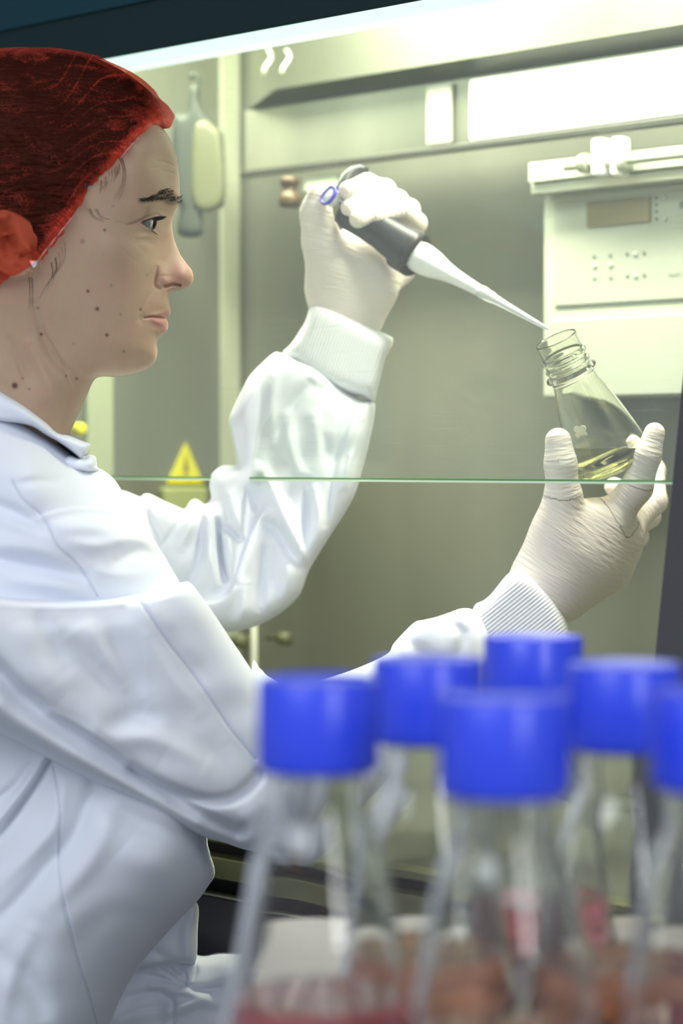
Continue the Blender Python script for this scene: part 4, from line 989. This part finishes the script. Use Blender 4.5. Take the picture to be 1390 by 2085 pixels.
slv = raw('sleeve', NR.V, NR.F, M['coat'], coat)
tube_on(NR, [(278, 1214), (306, 1254), (342, 1307), (383, 1359), (427, 1420), (467, 1480), (500, 1520), (520, 1545)], 0.0006, M['seam'], slv, 'seam')
# near forearm sleeve
fore = [(512, 1366), (530, 1362), (548, 1378), (600, 1395), (700, 1370), (784, 1334), (802, 1309), (841, 1269), (862, 1262), (885, 1257), (915, 1247), (938, 1239), (962, 1241), (990, 1260), (1010, 1330), (1000, 1400), (900, 1490), (780, 1600), (660, 1720), (570, 1735), (520, 1640)]
S = puff(fore, 4, lambda X, Y: 1.64+np.clip((X-560)/500, 0, 1)*0.10, lambda X, Y: 0.052-0.012*np.clip((X-700)/300, 0, 1), 34,
         feats=[([(820, 1300), (870, 1340), (880, 1400)], 14, -0.006), ([(900, 1262), (940, 1290), (930, 1350)], 12, -0.004)], it=500, noise=0.0012, nscale=20)
raw('sleeve', S.V, S.F, M['coat'], coat)
def ribs(S_, ax_, per, amp, fade=None):
    a = math.atan2(ax_[1], ax_[0]); c, s_ = -math.sin(a), math.cos(a)
    return amp*np.sin((S_[0]*c+S_[1]*s_)*2*math.pi/per)
S = puff([(962, 1241), (985, 1222), (999, 1210), (1015, 1190), (1030, 1172), (1043, 1162), (1056, 1160), (1070, 1165), (1087, 1177), (1113, 1199), (1130, 1218), (1143, 1238), (1156, 1266), (1161, 1290), (1150, 1330), (1080, 1400), (990, 1390), (950, 1330)],
         1.3, lambda X, Y: 1.735+np.clip((X-950)/200, 0, 1)*0.020, 0.036, 30, extra=lambda X, Y: ribs((X, Y), (1, -0.80), 7.0, 0.0005), it=420)
raw('cuff', S.V, S.F, M['knit'], coat)
# far sleeve
far = [(572, 719), (559, 718), (538, 735), (508, 766), (490, 800), (475, 831), (467, 852), (469, 874), (475, 909), (480, 946), (468, 947), (454, 948), (441, 955), (430, 968), (426, 988), (429, 1012), (424, 1022), (416, 1026), (406, 1019), (396, 1016), (386, 1021), (376, 1036), (362, 1032), (348, 1026), (332, 1019), (317, 1011), (303, 1005), (292, 1006), (285, 1011),
       (266, 1004), (245, 998), (200, 1000), (150, 1060), (180, 1180), (300, 1260), (400, 1280), (469, 1286.5), (499, 1282), (542, 1265.5), (585, 1237), (611, 1207), (628, 1163), (648, 1128), (672, 1090), (697, 1051), (719, 1012), (732, 973), (749, 909), (758, 866), (762, 840), (762, 821),
       (745, 814), (732, 812), (700, 790), (650, 740), (600, 722)]
ff = [
    ([(443, 1060), (445, 1090), (450, 1140), (458, 1180)], 6, -0.013), ([(420, 1040), (424, 1090), (428, 1140), (440, 1190)], 10, 0.008), ([(465, 1085), (470, 1130), (474, 1175)], 9, 0.006),
    ([(405, 1228), (425, 1229), (450, 1224), (472, 1202), (490, 1150), (515, 1080), (545, 1025)], 26, 0.010, 's'),
    ([(520, 1060), (500, 1120), (480, 1190)], 8, -0.004),
    ([(535, 960), (555, 1000), (585, 1066), (613, 1132)], 14, 0.010), ([(545, 1066), (570, 1085), (590, 1120), (612, 1150)], 13, -0.009), ([(625, 1000), (622, 1060), (618, 1110)], 9, -0.007),
    ([(470, 1010), (480, 1050), (492, 1090)], 12, 0.008), ([(445, 1070), (465, 1080), (488, 1100)], 7, -0.007), ([(505, 1000), (530, 1040)], 11, -0.005),
    ([(400, 1030), (412, 1070), (408, 1120), (390, 1170), (366, 1200)], 14, -0.009), ([(378, 1036), (360, 1070), (326, 1120)], 6, -0.004), ([(392, 1030), (388, 1070), (370, 1110)], 12, 0.006),
    ([(290, 1012), (300, 1050), (325, 1100)], 9, -0.005), ([(320, 1120), (360, 1180), (400, 1215)], 16, -0.007), ([(330, 1020), (340, 1060)], 10, 0.003),
    ([(538, 1120), (534, 1180), (530, 1240)], 9, -0.006), ([(500, 1190), (495, 1240), (480, 1275)], 12, 0.006), ([(560, 1130), (560, 1190)], 16, -0.005), ([(590, 1150), (585, 1210)], 14, 0.004),
    ([(628, 780), (600, 820), (565, 880), (545, 915), (532, 935)], 12, -0.006), ([(560, 770), (552, 830), (556, 900)], 12, 0.004), ([(640, 790), (670, 800), (690, 830)], 14, -0.005), ([(585, 850), (590, 910), (610, 960)], 14, 0.005),
    ([(723, 822), (710, 850), (697, 887), (684, 930), (676, 973), (670, 1020), (665, 1068)], 8, -0.006), ([(742, 830), (728, 880), (712, 940), (700, 990)], 7, 0.005), ([(733, 860), (715, 920)], 5, -0.004),
    ([(640, 850), (650, 910), (630, 960)], 16, 0.005), ([(655, 880), (668, 930)], 12, -0.004), ([(640, 1000), (650, 1060), (640, 1120)], 11, 0.005), ([(600, 980), (590, 1020)], 12, -0.003)]
def dfar(X, Y): return 1.83+np.clip((X-200)/330, 0, 1)*0.06+0*Y
FS = puff(far, 2.6, dfar, lambda X, Y: 0.052+0*X, 34, feats=ff, it=500, noise=0.0012, nscale=20)
raw('sleeve', FS.V, FS.F, M['coat'], coat)
S = puff([(633, 613), (640, 614), (655, 620), (675, 627), (697, 636), (725, 650), (756, 667), (775, 676), (790, 683), (799, 689), (798, 702), (791, 715), (783, 731), (778, 750), (774, 768), (767, 795), (761, 817), (745, 812), (731, 806), (700, 800), (640, 770), (600, 740), (576, 719), (588, 705), (599, 691), (610, 674), (620, 658), (627, 637)],
         1.3, 1.885, 0.036, 30, extra=lambda X, Y: ribs((X, Y), (0.36, -1.0), 6.4, 0.0004)+0.0015*np.exp(-(((Y-615)-(X-633)*0.46)/10)**2), it=420)
raw('cuff', S.V, S.F, M['knit'], coat)
# ================================================================ pipette
A0 = P(669, 397, 1.850); A1 = P(846, 519, 1.848); A2 = P(1117, 671, 1.762)
pip = empty('pipette', A1, label='dark grey handheld pipette with white shaft and blue ringed plunger gripped by gloved hand', cat='pipette')
hx = (A1-A0).normalized(); sx = (A2-A1).normalized()
up = Vector((0.5, 0, 0.86))
Lh = (A1-A0).length; Ls = (A2-A1).length
bm = bmesh.new(); lathe(bm, A0+hx*0.014, hx, [(0.012, 0), (0.015, 0.002), (0.0165, 0.010), (0.0150, 0.025), (0.0148, 0.040), (0.0165, 0.055), (0.0185, Lh-0.022), (0.0190, Lh-0.017), (0.015, Lh-0.0165)], 40, ref=up, sy=0.85)
bmobj('handle', bm, M['rubber'], pip, True)
bm = bmesh.new(); lathe(bm, A1-sx*0.006, sx, [(0.0150, -0.004), (0.0185, 0), (0.0192, 0.0035), (0.0192, 0.0055), (0.0165, 0.0068), (0.0135, 0.0066)], 40)
bmobj('collar', bm, M['black'], pip, True)
# wedge under the collar
wd = empty_none = None
bm = bmesh.new(); dn = (up.cross(sx)).cross(sx).normalized()
if dn.z > 0: dn = -dn
sd_ = sx.cross(dn).normalized()
c0 = A1-sx*0.016+dn*0.014
prism8(bm, [c0-sd_*0.008-sx*0.006, c0+sd_*0.008-sx*0.006, c0+sd_*0.008+sx*0.018, c0-sd_*0.008+sx*0.018,
            c0-sd_*0.006+dn*0.005, c0+sd_*0.006+dn*0.005, c0+sd_*0.006+dn*0.005+sx*0.014, c0-sd_*0.006+dn*0.005+sx*0.014])
bmobj('ejector_wedge', bm, M['black'], pip, bevel=0.002)
bm = bmesh.new(); lathe(bm, A1-sx*0.001, sx, [(0.0120, 0), (0.0130, 0.006), (0.0128, 0.012), (0.0115, 0.022), (0.0085, 0.034), (0.0066, 0.046), (0.0054, 0.062), (0.0046, 0.076), (0.0042, 0.080)], 40)
bmobj('shaft', bm, M['white_plastic'], pip, True)
bm = bmesh.new(); lathe(bm, A1+sx*0.074, sx, [(0.0050, 0), (0.0054, 0.002), (0.0054, 0.005), (0.0049, 0.010), (0.0047, 0.014), (0.0041, 0.016), (0.0034, 0.026), (0.0016, Ls-0.078), (0.0006, Ls-0.074)], 32)
bmobj('tip', bm, M['tip'], pip, True)
A0 = P(668, 397, 1.843); hq = (hx+Vector((0.1, 0.75, 0))).normalized()
bm = bmesh.new(); lathe(bm, A0, hq, [(0.0070, 0.000), (0.0076, 0.002), (0.0070, 0.008), (0.0045, 0.009), (0.0028, 0.010), (0.0028, 0.017)], 32)
pb = bmobj('plunger_button', bm, M['white_plastic'], pip, True)
bm = bmesh.new(); prof = [(0.0080+0.0013*math.cos(a), 0.0006+0.0017*math.sin(a)) for a in [i*math.pi/4 for i in range(8)]]
lathe(bm, A0, hq, prof, 36, closed=True); bmobj('blue_ring', bm, M['blue_plastic'], pb, True)
hp = [(690, 408, 1.866), (696, 385, 1.868), (705, 362, 1.872), (718, 349, 1.876), (733, 344, 1.878), (750, 348, 1.878)]
bm = bmesh.new(); tube_mesh(bm, [P(*p) for p in hp], [0.006, 0.0055, 0.005, 0.0045, 0.0042, 0.003], 14); bmobj('finger_hook', bm, M['rubber'], pip, True)
# ================================================================ flask held in the right hand
m0 = P(1131, 690, 1.738); m1 = P(1248, 946, 1.766)
ax = (m1-m0).normalized(); LF = (m1-m0).length; print('flask length', LF)
fl = empty('erlenmeyer_flask', m1, label='tilted glass flask with threaded neck and pale yellow liquid held between gloved thumb and fingers', cat='flask')
k = LF/0.107
outer = [(0.0156, 0.0001), (0.0158, -0.0001), (0.0161, -0.0002), (0.0164, -0.0001), (0.0166, 0.0002), (0.0167, 0.0006), (0.0167, 0.0012), (0.0168, 0.011), (0.0168, 0.0125), (0.0184, 0.014), (0.0184, 0.0155), (0.0170, 0.017), (0.0170, 0.0195), (0.0184, 0.021), (0.0184, 0.0225), (0.0170, 0.024), (0.0172, 0.026), (0.0205, 0.0275), (0.0208, 0.0290), (0.0180, 0.0305), (0.0176, 0.034), (0.0184, 0.038),
         (0.0210, 0.045), (0.0300, 0.084), (0.0322, 0.094), (0.0330, 0.100), (0.0318, 0.105), (0.0280, 0.107)]
inner = [(0.0265, 0.1052), (0.0302, 0.1035), (0.0314, 0.0995), (0.0307, 0.094), (0.0286, 0.084), (0.0196, 0.045), (0.0170, 0.038), (0.0162, 0.033), (0.0155, 0.028), (0.0154, 0.018), (0.0154, 0.0015), (0.0154, 0.0008), (0.01545, 0.0004)]
bm = bmesh.new()
pf = [(r, s*k) for r, s in outer]+[(0.0005, 0.107*k), (0.0005, 0.1052*k)]+[(r, s*k) for r, s in inner]
lathe(bm, m0, ax, pf, 72, closed=True)
bmesh.ops.recalc_face_normals(bm, faces=bm.faces)
bmobj('flask_body', bm, M['flask_held'], fl, True)
bm = bmesh.new()
lq = [(0.0004, 0.1057*k)]+[(r*1.008, s*k) for r, s in inner[:-3]]+[(0.0004, 0.018*k)]
lathe(bm, m0, ax, lq, 64)
bmesh.ops.recalc_face_normals(bm, faces=bm.faces)
lev = P(1238, 913, 1.757)
r_ = bmesh.ops.bisect_plane(bm, geom=bm.verts[:]+bm.edges[:]+bm.faces[:], plane_co=lev, plane_no=(0, 0, 1), clear_outer=True)
ce = [e for e in r_['geom_cut'] if isinstance(e, bmesh.types.BMEdge)]
bmesh.ops.contextual_create(bm, geom=ce)
bmobj('liquid', bm, M['medium'], fl, False)
# cream clover mark on the near wall
def onflask(px, py):
    o = P(px, py, 0.0001); d = (P(px, py, 1.0)-Vector((0, 0, CAMZ))).normalized(); o = Vector((0, 0, CAMZ))
    for i in range(900):
        p = o+d*(1.68+i*0.0002); s = (p-m0).dot(ax); r = ((p-m0)-ax*s).length
        if 0.03 < s < LF:
            R = np.interp(s, [a*k for _, a in outer], [b for b, _ in outer])
            if r <= R: return p, ((p-m0)-ax*s).normalized()
    return o+d*1.73, -d
pc, nc = onflask(1182, 879)
e1_ = nc.cross(ax).normalized(); e2_ = nc.cross(e1_)
bm = bmesh.new(); top_ = []
for i in range(36):
    a = i*2*math.pi/36; r = 0.0060*(0.62+0.42*abs(math.sin(2*a+0.4)))
    s_off = pc+e1_*(r*math.cos(a))+e2_*(r*math.sin(a)); top_.append(s_off)
vt = [bm.verts.new(p+nc*0.0007-nc*0.0004*0) for p in top_]; vb = [bm.verts.new(p-nc*0.0002) for p in top_]
bm.faces.new(vt); bm.faces.new(vb[::-1])
for i in range(36): bm.faces.new((vt[i], vt[(i+1) % 36], vb[(i+1) % 36], vb[i]))
bmobj('clover_mark', bm, M['marking'], fl)

# ================================================================ blue capped flasks in front
ZT = 0.837
bench = empty('lab_bench', (0.17, 1.0, 0), label='pale lab bench in the foreground carrying the blue capped flasks', cat='bench')
bm = bmesh.new(); wbox(bm, -0.056, 0.46, 0.78, 1.30, ZT-0.03, ZT); bmobj('bench_top', bm, M['bench'], bench, bevel=0.003)
for x in (-0.03, 0.41):
    for y in (0.81, 1.255):
        bm = bmesh.new(); wbox(bm, x, x+0.03, y, y+0.03, 0, ZT-0.03); bmobj('leg', bm, M['grey'], bench, bevel=0.002)
def cap_flask(px, dep, liquid, label, rot):
    x = (px-CX)/F*dep; y = dep
    r = empty('capped_flask', (x, y, ZT), label=label, cat='flask', group='blue capped flasks on the bench')
    H = 0.129; zt = Vector((x, y, ZT))
    bodyo = [(0.0005, 0.0), (0.040, 0.0), (0.0435, 0.003), (0.0440, 0.008), (0.0425, 0.016), (0.0295, 0.088), (0.0245, 0.104), (0.0205, 0.112), (0.0200, 0.118), (0.0200, H+0.034), (0.0190, H+0.036)]
    bodyi = [(0.0180, H+0.034), (0.0182, 0.118), (0.0188, 0.110), (0.0228, 0.102), (0.0275, 0.088), (0.0405, 0.016), (0.0418, 0.009), (0.0400, 0.004), (0.0005, 0.002)]
    bm = bmesh.new(); lathe(bm, zt, (0, 0, 1), bodyo+bodyi, 48, closed=True); bmesh.ops.recalc_face_normals(bm, faces=bm.faces)
    bmobj('flask_body', bm, M['flask'], r, True)
    bm = bmesh.new(); lathe(bm, zt, (0, 0, 1), [(0.0004, 0.0022), (0.0396, 0.0042), (0.0412, 0.009), (0.0400, 0.016), (0.0375, 0.031), (0.0004, 0.031)], 40)
    bmobj('liquid', bm, M[liquid], r, False)
    bm = bmesh.new(); n = 96; zc = H; R = 0.0258
    prof = [(0.0005, 0.038), (0.019, 0.038), (0.0235, 0.0385), (0.0252, 0.0398), (0.0258, 0.0385), (0.0258, 0.003), (0.0252, 0.0), (0.0225, 0.0), (0.0225, 0.034), (0.0005, 0.035)]
    rows = []
    for rad, z in prof:
        row = []
        for i in range(n):
            a = 2*math.pi*i/n; q = rad+(0.0006 if i % 2 and rad > 0.0255 else 0)
            row.append(bm.verts.new(zt+Vector((q*math.cos(a), q*math.sin(a), zc+z))))
        rows.append(row)
    for j in range(len(rows)-1):
        for i in range(n): bm.faces.new((rows[j][i], rows[j][(i+1) % n], rows[j+1][(i+1) % n], rows[j+1][i]))
    bmobj('screw_cap', bm, M['cap'], r, True)
    return r
cap_flask(648, 0.970, 'pink', 'leftmost blue capped flask of pink liquid in the foreground', 0)
cap_flask(872, 1.068, 'orange', 'blue capped flask behind and between the two nearest flasks, under the sleeve', 0)
cap_flask(1086, 1.205, 'pink', 'farthest blue capped flask, only its cap top seen below the gloved wrist', 0)
cap_flask(1028, 0.900, 'orange', 'nearest blue capped flask at the centre front of the row', 0)
cap_flask(1272, 1.042, 'orange', 'blue capped flask right of the centre one, set back, beneath the frame post', 0)
cap_flask(1458, 0.918, 'pink', 'blue capped flask cut off by the right edge of the photo', 0)
